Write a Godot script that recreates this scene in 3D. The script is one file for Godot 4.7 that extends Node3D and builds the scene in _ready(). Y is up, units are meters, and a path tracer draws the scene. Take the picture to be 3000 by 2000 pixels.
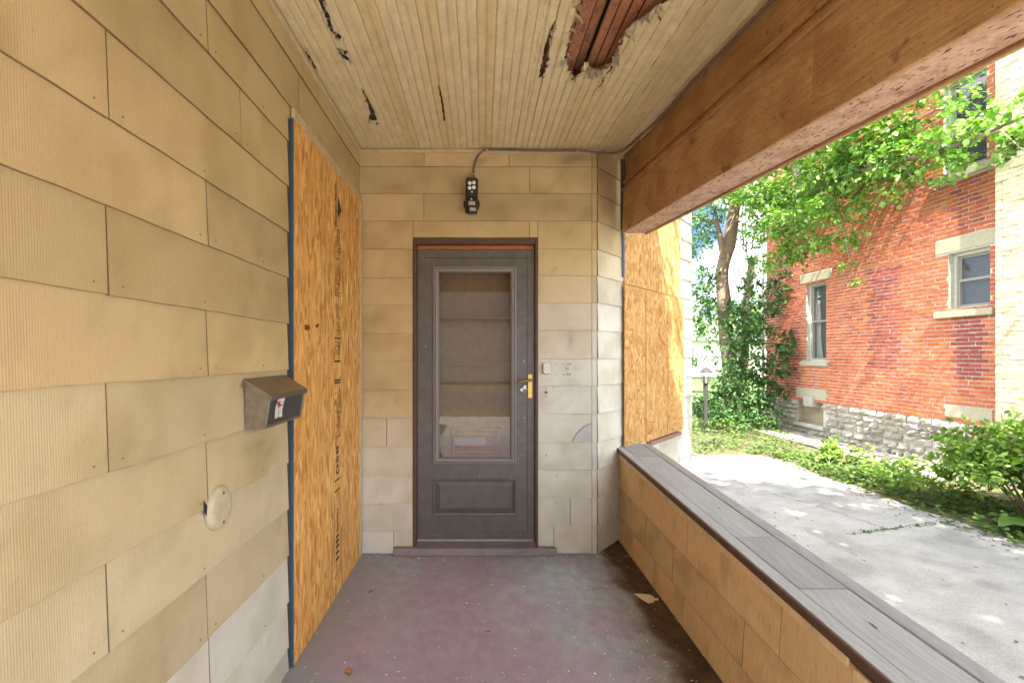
extends Node3D
# A narrow open porch: boarded-up side wall, storm door, low wall and beam, and the brick house across the driveway.
# Metres, y up. The porch floor is y = 0; the camera stands at x = 0, z = 0 and looks along -z.

const GROUND := -0.41
const EYE := 1.39
const FPX := 1167.0
const WALLX := -0.866          # face of the side wall
const ENDZ := -3.556           # face of the end wall
const BRX := 7.5               # face of the brick house
var rng := RandomNumberGenerator.new()
var taken := {}
var mats := {}

class MB:
	var v := PackedVector3Array()
	var n := PackedVector3Array()
	var t := PackedVector2Array()
	var c := PackedColorArray()
	var i := PackedInt32Array()
	var col := Color.WHITE
	var us := 1.0
	var uo := Vector2.ZERO
	var turn := false
	func vert(p: Vector3, q: Vector3, uv: Vector2) -> int:
		v.append(p); n.append(q); t.append(uv); c.append(col)
		return v.size() - 1
	func flat_uv(p: Vector3, k: int) -> Vector2:
		var q := Vector2(p.z, -p.y) if k == 0 else (Vector2(p.x, p.z) if k == 1 else Vector2(p.x, -p.y))
		if turn: q = Vector2(q.y, q.x)
		return (q + uo) * us
	func poly(pts: Array, hint: Vector3, uvs = null) -> void:
		var nn := Vector3.ZERO
		for k in range(1, pts.size() - 1):
			nn += (pts[k + 1] - pts[0]).cross(pts[k] - pts[0])
		nn = nn.normalized()
		var rev: bool = nn.dot(hint) < 0.0
		if rev: nn = -nn
		var ax := 0 if absf(nn.x) > absf(nn.y) and absf(nn.x) > absf(nn.z) else (1 if absf(nn.y) > absf(nn.z) else 2)
		var b := v.size()
		for k in pts.size():
			vert(pts[k], nn, uvs[k] if uvs != null else flat_uv(pts[k], ax))
		for k in range(1, pts.size() - 1):
			if rev: i.append_array([b, b + k + 1, b + k])
			else: i.append_array([b, b + k, b + k + 1])
	# a box with chamfered edges; xf places it, s is its size
	func box(xf: Transform3D, s: Vector3, ch := 0.0) -> void:
		var h := s * 0.5
		var m := xf.basis
		for k in 3:
			var a := (k + 1) % 3
			var b := (k + 2) % 3
			for sg in [-1.0, 1.0]:
				var pts := []
				var uvs := []
				for q in [[-1, -1], [-1, 1], [1, 1], [1, -1]]:
					var p := Vector3.ZERO
					p[k] = sg * h[k]
					p[a] = q[0] * (h[a] - ch)
					p[b] = q[1] * (h[b] - ch)
					pts.append(xf * p)
					uvs.append(flat_uv(p, k))
				var hn := Vector3.ZERO
				hn[k] = sg
				poly(pts, m * hn, uvs)
		if ch <= 0.0: return
		for k in 3:
			var a := (k + 1) % 3
			var b := (k + 2) % 3
			for sa in [-1.0, 1.0]:
				for sb in [-1.0, 1.0]:
					var pts := []
					var uvs := []
					for q in [[-1, 0], [1, 0], [1, 1], [-1, 1]]:
						var p := Vector3.ZERO
						p[k] = q[0] * (h[k] - ch)
						p[a] = sa * (h[a] if q[1] == 0 else h[a] - ch)
						p[b] = sb * (h[b] - ch if q[1] == 0 else h[b])
						pts.append(xf * p)
						uvs.append(flat_uv(p, a))
					var hn := Vector3.ZERO
					hn[a] = sa; hn[b] = sb
					poly(pts, m * hn, uvs)
		for sx in [-1.0, 1.0]:
			for sy in [-1.0, 1.0]:
				for sz in [-1.0, 1.0]:
					var q := Vector3(sx, sy, sz)
					var e := h - Vector3.ONE * ch
					poly([xf * (q * Vector3(h.x, e.y, e.z)), xf * (q * Vector3(e.x, h.y, e.z)), xf * (q * Vector3(e.x, e.y, h.z))], m * q)
	func bx(lo: Vector3, hi: Vector3, ch := 0.0) -> void:
		box(Transform3D(Basis(), (lo + hi) * 0.5), (hi - lo).abs(), ch)
	# rows of points, smooth; hint tells the outside
	func grid(rows: Array, hint, uvs = null) -> void:
		var b := v.size()
		var w: int = rows[0].size()
		var hh := rows.size()
		for r in hh:
			for k in w:
				var du: Vector3 = rows[r][mini(k + 1, w - 1)] - rows[r][maxi(k - 1, 0)]
				var dv: Vector3 = rows[mini(r + 1, hh - 1)][k] - rows[maxi(r - 1, 0)][k]
				var nn := du.cross(dv).normalized()
				var hv: Vector3 = hint if hint is Vector3 else rows[r][k] - hint[r]
				if nn.dot(hv) < 0.0: nn = -nn
				vert(rows[r][k], nn, uvs[r][k] if uvs != null else Vector2(k, r) * 0.1)
		for r in hh - 1:
			for k in w - 1:
				var p := b + r * w + k
				var q: Vector3 = (v[p + w + 1] - v[p]).cross(v[p + 1] - v[p])
				if q.dot(n[p]) >= 0.0: i.append_array([p, p + 1, p + w + 1, p, p + w + 1, p + w])
				else: i.append_array([p, p + w + 1, p + 1, p, p + w, p + w + 1])
	func tube(pts: Array, rad, seg := 8, wob := 0.0) -> void:
		var rows := []
		var uvs := []
		var up := Vector3(0.31, 0.2, 0.93)
		var len := 0.0
		for k in pts.size():
			var d: Vector3 = (pts[mini(k + 1, pts.size() - 1)] - pts[maxi(k - 1, 0)]).normalized()
			var sx := d.cross(up).normalized()
			var sy := d.cross(sx).normalized()
			var r: float = rad[k] if rad is Array or rad is PackedFloat32Array else rad
			if k: len += (pts[k] - pts[k - 1]).length()
			var row := []
			var ur := []
			for j in seg + 1:
				var a := TAU * j / seg
				var rr := r * (1.0 + wob * sin(a * 3.0 + len * 5.0) + wob * 0.7 * sin(a * 5.0 - len * 9.0))
				row.append(pts[k] + (sx * cos(a) + sy * sin(a)) * rr)
				ur.append(Vector2(float(j) / seg, len))
			rows.append(row); uvs.append(ur)
		grid(rows, pts, uvs)
		for e in [0, pts.size() - 1]:
			var ring: Array = rows[e].slice(0, seg)
			poly(ring, (pts[e] - pts[1 if e == 0 else e - 1]))
	# profile points (radius, height) turned about the axis of xf's y
	func lathe(xf: Transform3D, prof: Array, seg := 20) -> void:
		var rows := []
		var cen := []
		for p in prof:
			var row := []
			for j in seg + 1:
				var a := TAU * j / seg
				row.append(xf * Vector3(p.x * cos(a), p.y, p.x * sin(a)))
			rows.append(row)
		for k in prof.size():
			var a: Vector2 = prof[maxi(k - 1, 0)]
			var b: Vector2 = prof[mini(k + 1, prof.size() - 1)]
			var out := Vector2(b.y - a.y, a.x - b.x)
			cen.append(xf * Vector3(0, prof[k].y - out.y * 10.0, 0) if absf(out.x) < 1e-5 else xf * Vector3(0, prof[k].y, 0))
		# normals by profile
		var b0 := v.size()
		for k in prof.size():
			var a: Vector2 = prof[maxi(k - 1, 0)]
			var b: Vector2 = prof[mini(k + 1, prof.size() - 1)]
			var out := Vector2(b.y - a.y, a.x - b.x).normalized()
			for j in seg + 1:
				var an := TAU * j / seg
				vert(rows[k][j], (xf.basis * Vector3(out.x * cos(an), out.y, out.x * sin(an))).normalized(), Vector2(float(j) / seg, prof[k].y))
		for k in prof.size() - 1:
			for j in seg:
				var p := b0 + k * (seg + 1) + j
				var w := seg + 1
				var q: Vector3 = (v[p + w + 1] - v[p]).cross(v[p + 1] - v[p])
				if q.length_squared() < 1e-16: q = (v[p + w] - v[p]).cross(v[p + w + 1] - v[p])
				if q.dot(n[p] + n[p + w + 1]) >= 0.0: i.append_array([p, p + 1, p + w + 1, p, p + w + 1, p + w])
				else: i.append_array([p, p + w + 1, p + 1, p, p + w, p + w + 1])
	func done() -> ArrayMesh:
		var a := []
		a.resize(Mesh.ARRAY_MAX)
		a[Mesh.ARRAY_VERTEX] = v
		a[Mesh.ARRAY_NORMAL] = n
		a[Mesh.ARRAY_TEX_UV] = t
		a[Mesh.ARRAY_COLOR] = c
		a[Mesh.ARRAY_INDEX] = i
		var m := ArrayMesh.new()
		m.add_surface_from_arrays(Mesh.PRIMITIVE_TRIANGLES, a)
		return m

# ---------------------------------------------------------------- naming
func join(o: Node3D, called: String, parent: Node3D) -> void:
	var key := "%d/%s" % [parent.get_instance_id(), called]
	var k: int = taken.get(key, 0)
	taken[key] = k + 1
	o.name = called if k == 0 else "%s_%03d" % [called, k]
	parent.add_child(o, true)

func put(called: String, mesh, m: Material, parent: Node3D = self, at := Transform3D()) -> MeshInstance3D:
	var o := MeshInstance3D.new()
	o.mesh = mesh.done() if mesh is MB else mesh
	o.material_override = m
	o.transform = at
	o.cast_shadow = GeometryInstance3D.SHADOW_CASTING_SETTING_ON
	join(o, called, parent)
	return o

func tag(o: Node3D, label: String, category := "", group := "", kind := "") -> Node3D:
	if label: o.set_meta("label", label)
	if category: o.set_meta("category", category)
	if group: o.set_meta("group", group)
	if kind: o.set_meta("kind", kind)
	return o

func thing(called: String, label: String, category: String, at := Vector3.ZERO, group := "", kind := "") -> Node3D:
	var o := Node3D.new()
	o.position = at
	join(o, called, self)
	tag(o, label, category, group, kind)
	return o

func at(px: float, py: float, z: float) -> Vector3:
	return Vector3((px - 1108.0) * z / FPX, EYE + (815.0 - py) * z / FPX, -z)

# ---------------------------------------------------------------- materials
func lin(r: float, g: float, b: float) -> Color:
	return Color(r, g, b).linear_to_srgb()

func mat(c: Color, rough := 0.8, tex: Texture2D = null, nrm: Texture2D = null, nscale := 1.0, tri := 0.0) -> StandardMaterial3D:
	var m := StandardMaterial3D.new()
	m.albedo_color = c
	m.roughness = rough
	if tex: m.albedo_texture = tex
	if nrm:
		m.normal_enabled = true
		m.normal_texture = nrm
		m.normal_scale = nscale
	if tri > 0.0:
		m.uv1_triplanar = true
		m.uv1_world_triplanar = true
		m.uv1_scale = Vector3.ONE / tri
	return m

func noise(sd: int, freq: float, oct := 4, kind := FastNoiseLite.TYPE_SIMPLEX_SMOOTH) -> FastNoiseLite:
	var f := FastNoiseLite.new()
	f.seed = sd
	f.frequency = freq
	f.noise_type = kind
	f.fractal_octaves = oct
	return f

func grey(sd: int, freq: float, size := 512, oct := 4) -> PackedByteArray:
	var im := noise(sd, freq, oct).get_seamless_image(size, size)
	im.convert(Image.FORMAT_L8)
	return im.get_data()

func paint(w: int, h: int, f: Callable) -> Image:
	var im := Image.create_empty(w, h, false, Image.FORMAT_RGB8)
	for y in h:
		for x in w:
			im.set_pixel(x, y, f.call(x, y))
	return im

func as_tex(im: Image) -> ImageTexture:
	return ImageTexture.create_from_image(im)

func bump(im: Image, k: float) -> ImageTexture:
	var b := im.duplicate()
	b.convert(Image.FORMAT_RGBA8)
	b.bump_map_to_normal_map(k)
	return ImageTexture.create_from_image(b)

# strands pressed into a board; angles in radians about the vertical
func strand_board(w: int, h: int, sd: int, spread: float, count: int) -> Image:
	var r := RandomNumberGenerator.new()
	r.seed = sd
	var d := PackedByteArray()
	d.resize(w * h * 3)
	for k in w * h:
		d[k * 3] = 205; d[k * 3 + 1] = 150; d[k * 3 + 2] = 88
	var tones := [Vector3(232, 184, 112), Vector3(240, 196, 128), Vector3(222, 166, 92), Vector3(234, 188, 118), Vector3(246, 210, 148), Vector3(216, 156, 82), Vector3(230, 178, 104), Vector3(238, 194, 124)]
	for s in count:
		var cx := r.randf() * w
		var cy := r.randf() * h
		var a := PI * 0.5 + r.randfn() * spread
		var L := r.randf_range(46, 150)
		var W := r.randf_range(7.0, 30.0)
		var tone: Vector3 = tones[r.randi() % 8] * r.randf_range(0.9, 1.06)
		var q := r.randf()
		if q < 0.026:
			tone = Vector3(150, 88, 44) * r.randf_range(0.8, 1.2); L *= 0.5; W *= 0.28
		elif q < 0.07:
			tone = Vector3(200, 132, 68)
		var dx := cos(a)
		var dy := sin(a)
		var grain := r.randf() * 50.0
		for j in int(W):
			var g := 1.0 + 0.05 * sin(j * 2.1 + grain) - (0.09 if j == 0 else 0.0)
			var tp: float = absf(j - W * 0.5) / W * L * 0.7
			var lo := -L * 0.5 + r.randf() * 8.0 + tp * dy
			var hi := L * 0.5 - r.randf() * 8.0 - tp
			var u := lo
			while u < hi:
				var x := posmod(int(cx + dx * u - dy * (j - W * 0.5)), w)
				var y := posmod(int(cy + dy * u + dx * (j - W * 0.5)), h)
				var k := (y * w + x) * 3
				d[k] = mini(255, int(tone.x * g)); d[k + 1] = mini(255, int(tone.y * g)); d[k + 2] = mini(255, int(tone.z * g))
				u += 0.8
	return Image.create_from_data(w, h, false, Image.FORMAT_RGB8, d)

var T := {}
func make_textures() -> void:
	var n0 := grey(10, 0.004, 512, 3)
	var n1 := grey(11, 0.012)
	var n2 := grey(12, 0.05)
	var n3 := grey(13, 0.2, 512, 2)
	var N := func(b: PackedByteArray, x: int, y: int) -> float: return b[(y & 511) * 512 + (x & 511)] / 255.0
	# soft grime over any plain paint
	var g := paint(512, 512, func(x, y):
		var k: float = 0.80 + 0.14 * N.call(n1, x, y) + 0.10 * N.call(n2, x, y) + 0.06 * N.call(n3, x, y)
		return Color(minf(1, k), minf(1, k * 0.995), minf(1, k * 0.98)))
	T.grime = as_tex(g)
	T.rough = bump(paint(512, 512, func(x, y):
		var k: float = 0.5 * N.call(n2, x, y) + 0.5 * N.call(n3, x, y)
		return Color(k, k, k)), 3.0)
	# combed shingle face: fine vertical ribs, blotches of dirt
	var rib := PackedFloat32Array()
	var r := RandomNumberGenerator.new()
	r.seed = 5
	for x in 1024: rib.append(r.randf())
	var sh := func(x, y):
		var rb: float = rib[x] * 0.5 + 0.5 * (0.5 + 0.5 * sin(x * TAU / 5.12)) 
		var d: float = smoothstep(0.35, 0.95, N.call(n0, x / 2 + 77, y) * 0.8 + 0.2 * N.call(n1, x / 2, y))
		var k: float = 0.96 + 0.04 * rb - 0.075 * d - 0.05 * N.call(n3, x, y) - 0.05 * smoothstep(0.72, 0.9, N.call(n2, x * 2, y * 2))
		return Color(k, k * (1.0 - 0.01 * d), k * (1.0 - 0.05 * d))
	T.shingle = as_tex(paint(1024, 512, sh))
	T.shingle_n = bump(paint(1024, 256, func(x, y):
		var k: float = (0.5 + 0.5 * sin(x * TAU / 5.12)) * 0.7 + 0.3 * rib[x]
		return Color(k, k, k)), 1.6)
	# ceiling paint: chips, brush marks along the boards (v)
	var nb := noise(31, 0.02, 3)
	T.ceiling = as_tex(paint(512, 1024, func(x, y):
		var k: float = 0.92 + 0.08 * N.call(n1, x, y) - 0.05 * N.call(n2, x, y)
		var st: float = nb.get_noise_2d(x * 6.0, y * 0.5)
		k += 0.03 * st
		if N.call(n3, x, y) > 0.80 and N.call(n1, x + 200, y + 90) > 0.5: k *= 0.80
		return Color(k, k * 0.992, k * 0.97)))
	# porch floor: worn grey concrete with old maroon paint and a brown margin, part stain, part painted shade
	var nf := noise(41, 0.006, 4)
	var nf2 := noise(42, 0.02, 4)
	T.floor = as_tex(paint(1024, 1024, func(x, y):
		var u: float = x / 1024.0
		var w: float = y / 1024.0
		var a: float = nf.get_noise_2d(x, y)
		var b: float = nf2.get_noise_2d(x, y)
		var sp: float = N.call(n3, x * 2, y * 2) - 0.5
		var c := Color(0.62, 0.64, 0.645) * (1.0 + 0.12 * b + 0.4 * sp)
		var red: float = smoothstep(-0.05, 0.30, 0.42 - absf(u - 0.36) * 0.95 - absf(w - 0.80) * 0.5 + a * 0.22 + b * 0.14 + sp * 0.75)
		red = maxf(red, smoothstep(0.0, 0.25, 0.12 - absf(u - 0.75) * 1.6 + a * 0.3 + sp * 0.4) * 0.7)
		c = c.lerp(Color(0.62, 0.52, 0.58) * (1.0 + 0.08 * b + 0.4 * sp), red * 0.85)
		var damp_shade: float = smoothstep(0.0, 0.07, u - 0.80 + a * 0.05 + b * 0.02)  # brown stain and the low wall's shade, painted as one strip
		c = c.lerp(Color(0.29, 0.205, 0.135) * (1.0 + 0.35 * b + 0.3 * a + 0.15 * sp), damp_shade * 0.92)
		c = c.lerp(Color(0.56, 0.55, 0.565), smoothstep(0.17, 0.05, u + a * 0.06) * 0.7)
		return c))
	# driveway concrete
	T.concrete = as_tex(paint(1024, 1024, func(x, y):
		var a: float = N.call(n1, x / 2, y / 2)
		var b: float = N.call(n2, x, y)
		var sp: float = N.call(n3, x, y)
		var k: float = 0.625 + 0.09 * a + 0.06 * b + 0.20 * (sp - 0.5) - 0.09 * smoothstep(0.45, 0.85, N.call(n0, x / 2 + 140, y / 2 + 60))
		if sp > 0.82: k -= 0.10
		return Color(k * 1.0, k * 0.985, k * 0.975)))
	# weathered grey cap wood, grain along u, cathedral figure
	var nw := noise(51, 0.004, 3)
	var nw2 := noise(52, 0.05, 2)
	T.grey_wood = as_tex(paint(1024, 256, func(x, y):
		var yy: float = (y - 128.0) / 128.0
		var fig: float = yy * yy * 9.0 + x * 0.0035 + 2.2 * nw.get_noise_2d(x, y * 2.0)
		var ring: float = 0.5 + 0.5 * sin(fig * 4.2)
		var fine: float = nw2.get_noise_2d(x * 0.25, y * 7.0)
		var k: float = 0.76 - 0.045 * pow(ring, 3.0) + 0.035 * fine + 0.04 * nw.get_noise_2d(x + 500.0, y * 4.0)
		return Color(k, k * 0.985, k * 0.99)))
	# brown painted beam: blotched, scuffed
	var nbm := noise(61, 0.006, 4)
	T.beam = as_tex(paint(1024, 512, func(x, y):
		var a: float = nbm.get_noise_2d(x * 0.5, y)
		var b: float = nw2.get_noise_2d(x * 0.12, y * 3.0) + 0.4 * nw2.get_noise_2d(x, y * 1.5)
		var c := Color(0.72, 0.575, 0.40).lerp(Color(0.645, 0.48, 0.315), smoothstep(-0.3, 0.4, a))
		c = c * (1.0 + 0.12 * b + 0.10 * (N.call(n3, x, y) - 0.5))
		if N.call(n2, x, y * 2) > 0.80: c = c * 0.72
		c = c.lerp(Color(0.36, 0.23, 0.14), smoothstep(0.45, 0.7, nbm.get_noise_2d(x + 900.0, y * 1.3)) * 0.65)
		return c))
	var nu := noise(62, 0.03, 3)
	T.beam_under = as_tex(paint(1024, 256, func(x, y):
		var a: float = nbm.get_noise_2d(x * 1.2, y + 300.0)
		var c := Color(0.80, 0.665, 0.565).lerp(Color(0.72, 0.57, 0.47), smoothstep(-0.2, 0.4, a))
		var pit: float = nu.get_noise_2d(x * 0.7, y * 2.2)
		c = c * (1.0 + 0.1 * nw2.get_noise_2d(x, y * 2.0))
		c = c.lerp(Color(0.30, 0.17, 0.12), smoothstep(0.30, 0.5, pit) * 0.85)
		return c))
	# knee-wall face: tan paint with worn vertical drags
	T.tan = as_tex(paint(512, 512, func(x, y):
		var a: float = N.call(n1, x, y)
		var st: float = nw2.get_noise_2d(x * 2.2, y * 0.35)
		var k: float = 0.97 + 0.03 * a - 0.06 * smoothstep(0.25, 0.6, st) + 0.04 * smoothstep(0.2, 0.6, -st) - 0.10 * smoothstep(0.5, 0.9, N.call(n0, x + 99, y + 180))
		return Color(k, k * 0.985, k * 0.955)))
	# rotten boards seen through the torn ceiling (grain along v)
	T.red_wood = as_tex(paint(256, 1024, func(x, y):
		var st: float = nw2.get_noise_2d(x * 3.0, y * 0.4)
		var a: float = nbm.get_noise_2d(x * 2.0, y * 0.8)
		var c := Color(0.72, 0.50, 0.36) * (1.0 + 0.28 * st + 0.25 * a)
		c = c.lerp(Color(0.30, 0.22, 0.17), smoothstep(0.1, 0.5, a + 0.4 * st) * 0.7)
		if N.call(n3, x * 2, y) > 0.86: c = c.lerp(Color(0.85, 0.78, 0.66), 0.7)
		return c))
	T.osb = as_tex(strand_board(1024, 2048, 71, 0.13, 12000))
	T.osb_cross = as_tex(strand_board(1024, 1024, 72, 0.7, 5200))
	T.bark = as_tex(paint(256, 512, func(x, y):
		var st: float = nw2.get_noise_2d(x * 2.4, y * 0.5)
		var k: float = 0.60 + 0.20 * st + 0.12 * (N.call(n2, x, y) - 0.5)
		return Color(k * 1.02, k * 0.93, k * 0.82)))
	T.soil = as_tex(paint(512, 512, func(x, y):
		var k: float = 0.30 + 0.14 * N.call(n2, x, y) + 0.12 * N.call(n3, x, y)
		return Color(k, k * 0.88, k * 0.68).lerp(Color(0.26, 0.34, 0.14), smoothstep(0.45, 0.7, N.call(n1, x, y)))))

func _ready() -> void:
	rng.seed = 20240611
	# camera
	var cam := Camera3D.new()
	cam.name = "camera"
	cam.near = 0.05
	cam.far = 400.0
	cam.projection = Camera3D.PROJECTION_FRUSTUM
	cam.size = 0.05 * 1568.0 / FPX
	cam.frustum_offset = Vector2(68.0, 31.0) / FPX * 0.05
	add_child(cam)
	cam.position = Vector3(0, EYE, 0)
	cam.current = true
	# sky
	var env := Environment.new()
	env.background_mode = Environment.BG_SKY
	env.sky = make_sky()
	env.background_energy_multiplier = 1.3
	env.tonemap_mode = Environment.TONE_MAPPER_LINEAR
	env.tonemap_exposure = 5.3
	env.sdfgi_enabled = true
	env.ssao_enabled = true
	env.ssil_enabled = true
	var we := WorldEnvironment.new()
	we.name = "world_environment"
	we.environment = env
	add_child(we)
	# sun: high, from behind the camera, nearly along the brick wall
	var sun := DirectionalLight3D.new()
	sun.name = "sun"
	sun.light_energy = 1.45
	sun.light_color = Color(1.0, 0.965, 0.91)
	sun.light_angular_distance = 0.5
	sun.shadow_enabled = true
	add_child(sun)
	sun.look_at_from_position(Vector3.ZERO, Vector3(0.10, -0.80, -0.60), Vector3.UP)
	make_textures()
	build_ground()
	build_floor()
	build_ceiling()
	build_side_wall()
	build_end_wall()
	build_bay()
	build_brick_house()
	build_low_wall()
	build_beam()
	build_door()
	build_side_board()
	build_mailbox()
	build_plate()
	build_light()
	build_bell()
	build_trees()
	build_plants()
	build_yard()

# ---------------------------------------------------------------- siding
var sh_mats := {}
var dirt := noise(77, 1.9, 4)
# old handling marks and soot: x, y, z, half width, half height, strength
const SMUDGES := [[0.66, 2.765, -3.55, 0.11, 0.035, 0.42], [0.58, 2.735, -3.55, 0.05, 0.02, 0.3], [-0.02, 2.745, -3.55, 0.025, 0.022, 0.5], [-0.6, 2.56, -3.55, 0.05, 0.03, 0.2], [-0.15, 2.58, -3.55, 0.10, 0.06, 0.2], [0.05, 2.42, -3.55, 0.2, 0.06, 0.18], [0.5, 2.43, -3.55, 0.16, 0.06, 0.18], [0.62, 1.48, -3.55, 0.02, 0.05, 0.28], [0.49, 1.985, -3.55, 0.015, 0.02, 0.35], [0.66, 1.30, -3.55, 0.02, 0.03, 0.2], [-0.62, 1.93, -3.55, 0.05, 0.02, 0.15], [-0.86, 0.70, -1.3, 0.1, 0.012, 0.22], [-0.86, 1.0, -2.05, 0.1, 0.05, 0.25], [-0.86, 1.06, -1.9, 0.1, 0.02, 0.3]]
func shingle_mat(c: Color) -> StandardMaterial3D:
	var k := c.to_html()
	if not sh_mats.has(k):
		sh_mats[k] = mat(c.linear_to_srgb(), 0.75, T.shingle, T.shingle_n, 0.22)
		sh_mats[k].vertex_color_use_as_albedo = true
	return sh_mats[k]

func tone(c: Color, amount := 0.07) -> Color:
	var k := 1.0 + snappedf(rng.randf_range(-amount, amount), 0.02)
	return Color(c.r * k, c.g * k, c.b * k)

# one lapped shingle: u along the wall, y up, proud at its lower edge
func shingle(parent: Node3D, O: Vector3, U: Vector3, N: Vector3, u0: float, u1: float, y0: float, y1: float, c: Color, proud := 0.010, called := "shingle", edge := 0.0026) -> MeshInstance3D:
	var m := MB.new()
	var S := maxi(2, int((u1 - u0) / 0.035))
	var ph := rng.randf() * 40.0
	var off := Vector2(rng.randf(), rng.randf())
	var lean := rng.randf_range(-0.0012, 0.0012)
	var lo := []; var hi := []; var bk := []; var ul := []; var uh := []
	var fs := [0.0]
	var ew := minf(0.0024 / (u1 - u0), 0.2)
	fs.append(ew)
	for k in range(1, S): fs.append(lerpf(ew, 1.0 - ew, float(k) / S))
	fs.append(1.0 - ew); fs.append(1.0)
	S = fs.size() - 1
	var md := []; var um := []
	for k in S + 1:
		var f: float = fs[k]
		var u := lerpf(u0 + 0.0015, u1 - 0.0015, f)
		var w := 0.0009 * sin(u * 9.0 + ph) + 0.0007 * sin(u * 31.0 + ph * 2.0)
		var dy := 0.0
		lo.append(O + U * u + N * (proud + lean * (f - 0.5) + 0.001 * sin(u * 6.0 + ph)) + Vector3.UP * (y0 + w + dy))
		bk.append(O + U * u + N * -0.004 + Vector3.UP * (y0 + w + dy))
		hi.append(O + U * u + N * 0.002 + Vector3.UP * (y1 + 0.012 + dy))
		md.append(lo[k].lerp(hi[k], edge / (y1 - y0)))
		um.append(Vector2(u, -y0 - edge) / 1.28 + off)
		ul.append(Vector2(u, -y0) / 1.28 + off)
		uh.append(Vector2(u, -y1) / 1.28 + off)
	var rows := [lo, md]
	var uvs := [ul, um]
	for q in range(1, 5):
		var a := []; var b := []
		for k in S + 1:
			a.append(md[k].lerp(hi[k], q / 5.0)); b.append(um[k].lerp(uh[k], q / 5.0))
		rows.append(a); uvs.append(b)
	rows.append(hi); uvs.append(uh)
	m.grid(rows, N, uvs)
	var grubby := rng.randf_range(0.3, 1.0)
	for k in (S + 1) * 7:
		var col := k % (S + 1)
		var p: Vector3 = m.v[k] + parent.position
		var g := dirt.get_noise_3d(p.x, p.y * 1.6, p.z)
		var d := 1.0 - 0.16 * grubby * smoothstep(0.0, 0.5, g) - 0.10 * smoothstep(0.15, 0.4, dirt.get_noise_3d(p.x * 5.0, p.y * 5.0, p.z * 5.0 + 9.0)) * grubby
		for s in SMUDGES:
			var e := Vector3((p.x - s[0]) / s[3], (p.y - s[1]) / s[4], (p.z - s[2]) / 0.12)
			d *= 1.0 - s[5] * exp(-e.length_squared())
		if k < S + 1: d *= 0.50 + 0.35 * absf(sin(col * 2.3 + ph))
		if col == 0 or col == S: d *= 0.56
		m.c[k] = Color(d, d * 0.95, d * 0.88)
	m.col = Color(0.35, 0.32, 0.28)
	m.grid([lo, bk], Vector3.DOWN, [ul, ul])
	m.poly([lo[0], hi[0], hi[0] - N * 0.012, bk[0]], -U)
	m.poly([lo[S], hi[S], hi[S] - N * 0.012, bk[S]], U)
	return put(called, m, shingle_mat(c), parent)

# ---------------------------------------------------------------- ceiling
func ceil_y(x: float, z: float) -> float:
	var t := clampf((x + 0.866) / 1.9, 0.0, 1.1)
	return 2.83 + t * t * (0.02 - 0.081 * clampf(3.85 + z, 0.0, 2.9))

const HOLES := [
	[[0.30, -1.30], [0.375, -1.98], [0.375, -2.05], [0.377, -2.19], [0.378, -2.28], [0.397, -2.41], [0.451, -2.56], [0.483, -2.52], [0.493, -2.41], [0.546, -2.476], [0.58, -2.457], [0.61, -2.38], [0.612, -2.26], [0.607, -2.187], [0.621, -2.087], [0.657, -2.05], [0.68, -1.978], [0.70, -1.93], [0.74, -1.6], [0.70, -1.30]],
	[[0.302, -2.11], [0.288, -2.18], [0.285, -2.33], [0.287, -2.585], [0.309, -2.567], [0.314, -2.45], [0.305, -2.336], [0.298, -2.19], [0.313, -2.15]],
	[[-0.643, -1.9], [-0.664, -2.06], [-0.668, -2.167], [-0.677, -2.242], [-0.654, -2.309], [-0.632, -2.30], [-0.656, -2.253], [-0.651, -2.167], [-0.640, -2.05], [-0.63, -1.9]],
	[[-0.684, -2.382], [-0.675, -2.459], [-0.645, -2.49], [-0.652, -2.432], [-0.634, -2.406], [-0.669, -2.378]],
	[[-0.653, -2.73], [-0.657, -2.894], [-0.665, -3.009], [-0.695, -3.10], [-0.647, -3.15], [-0.645, -3.07], [-0.640, -2.99], [-0.642, -2.876], [-0.648, -2.755]],
	[[-0.834, -2.37], [-0.844, -2.43], [-0.848, -2.54], [-0.835, -2.56], [-0.832, -2.48], [-0.826, -2.39]],
	[[-0.237, -2.70], [-0.233, -2.90], [-0.238, -3.11], [-0.228, -3.11], [-0.222, -2.88], [-0.230, -2.70]],
	[[0.618, -2.43], [0.610, -2.53], [0.603, -2.65], [0.612, -2.65], [0.621, -2.52], [0.626, -2.43]]]

var hole_polys := []
func in_hole(x: float, z: float) -> bool:
	for h in hole_polys:
		if Geometry2D.is_point_in_polygon(Vector2(x, z), h): return true
	return false

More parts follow.
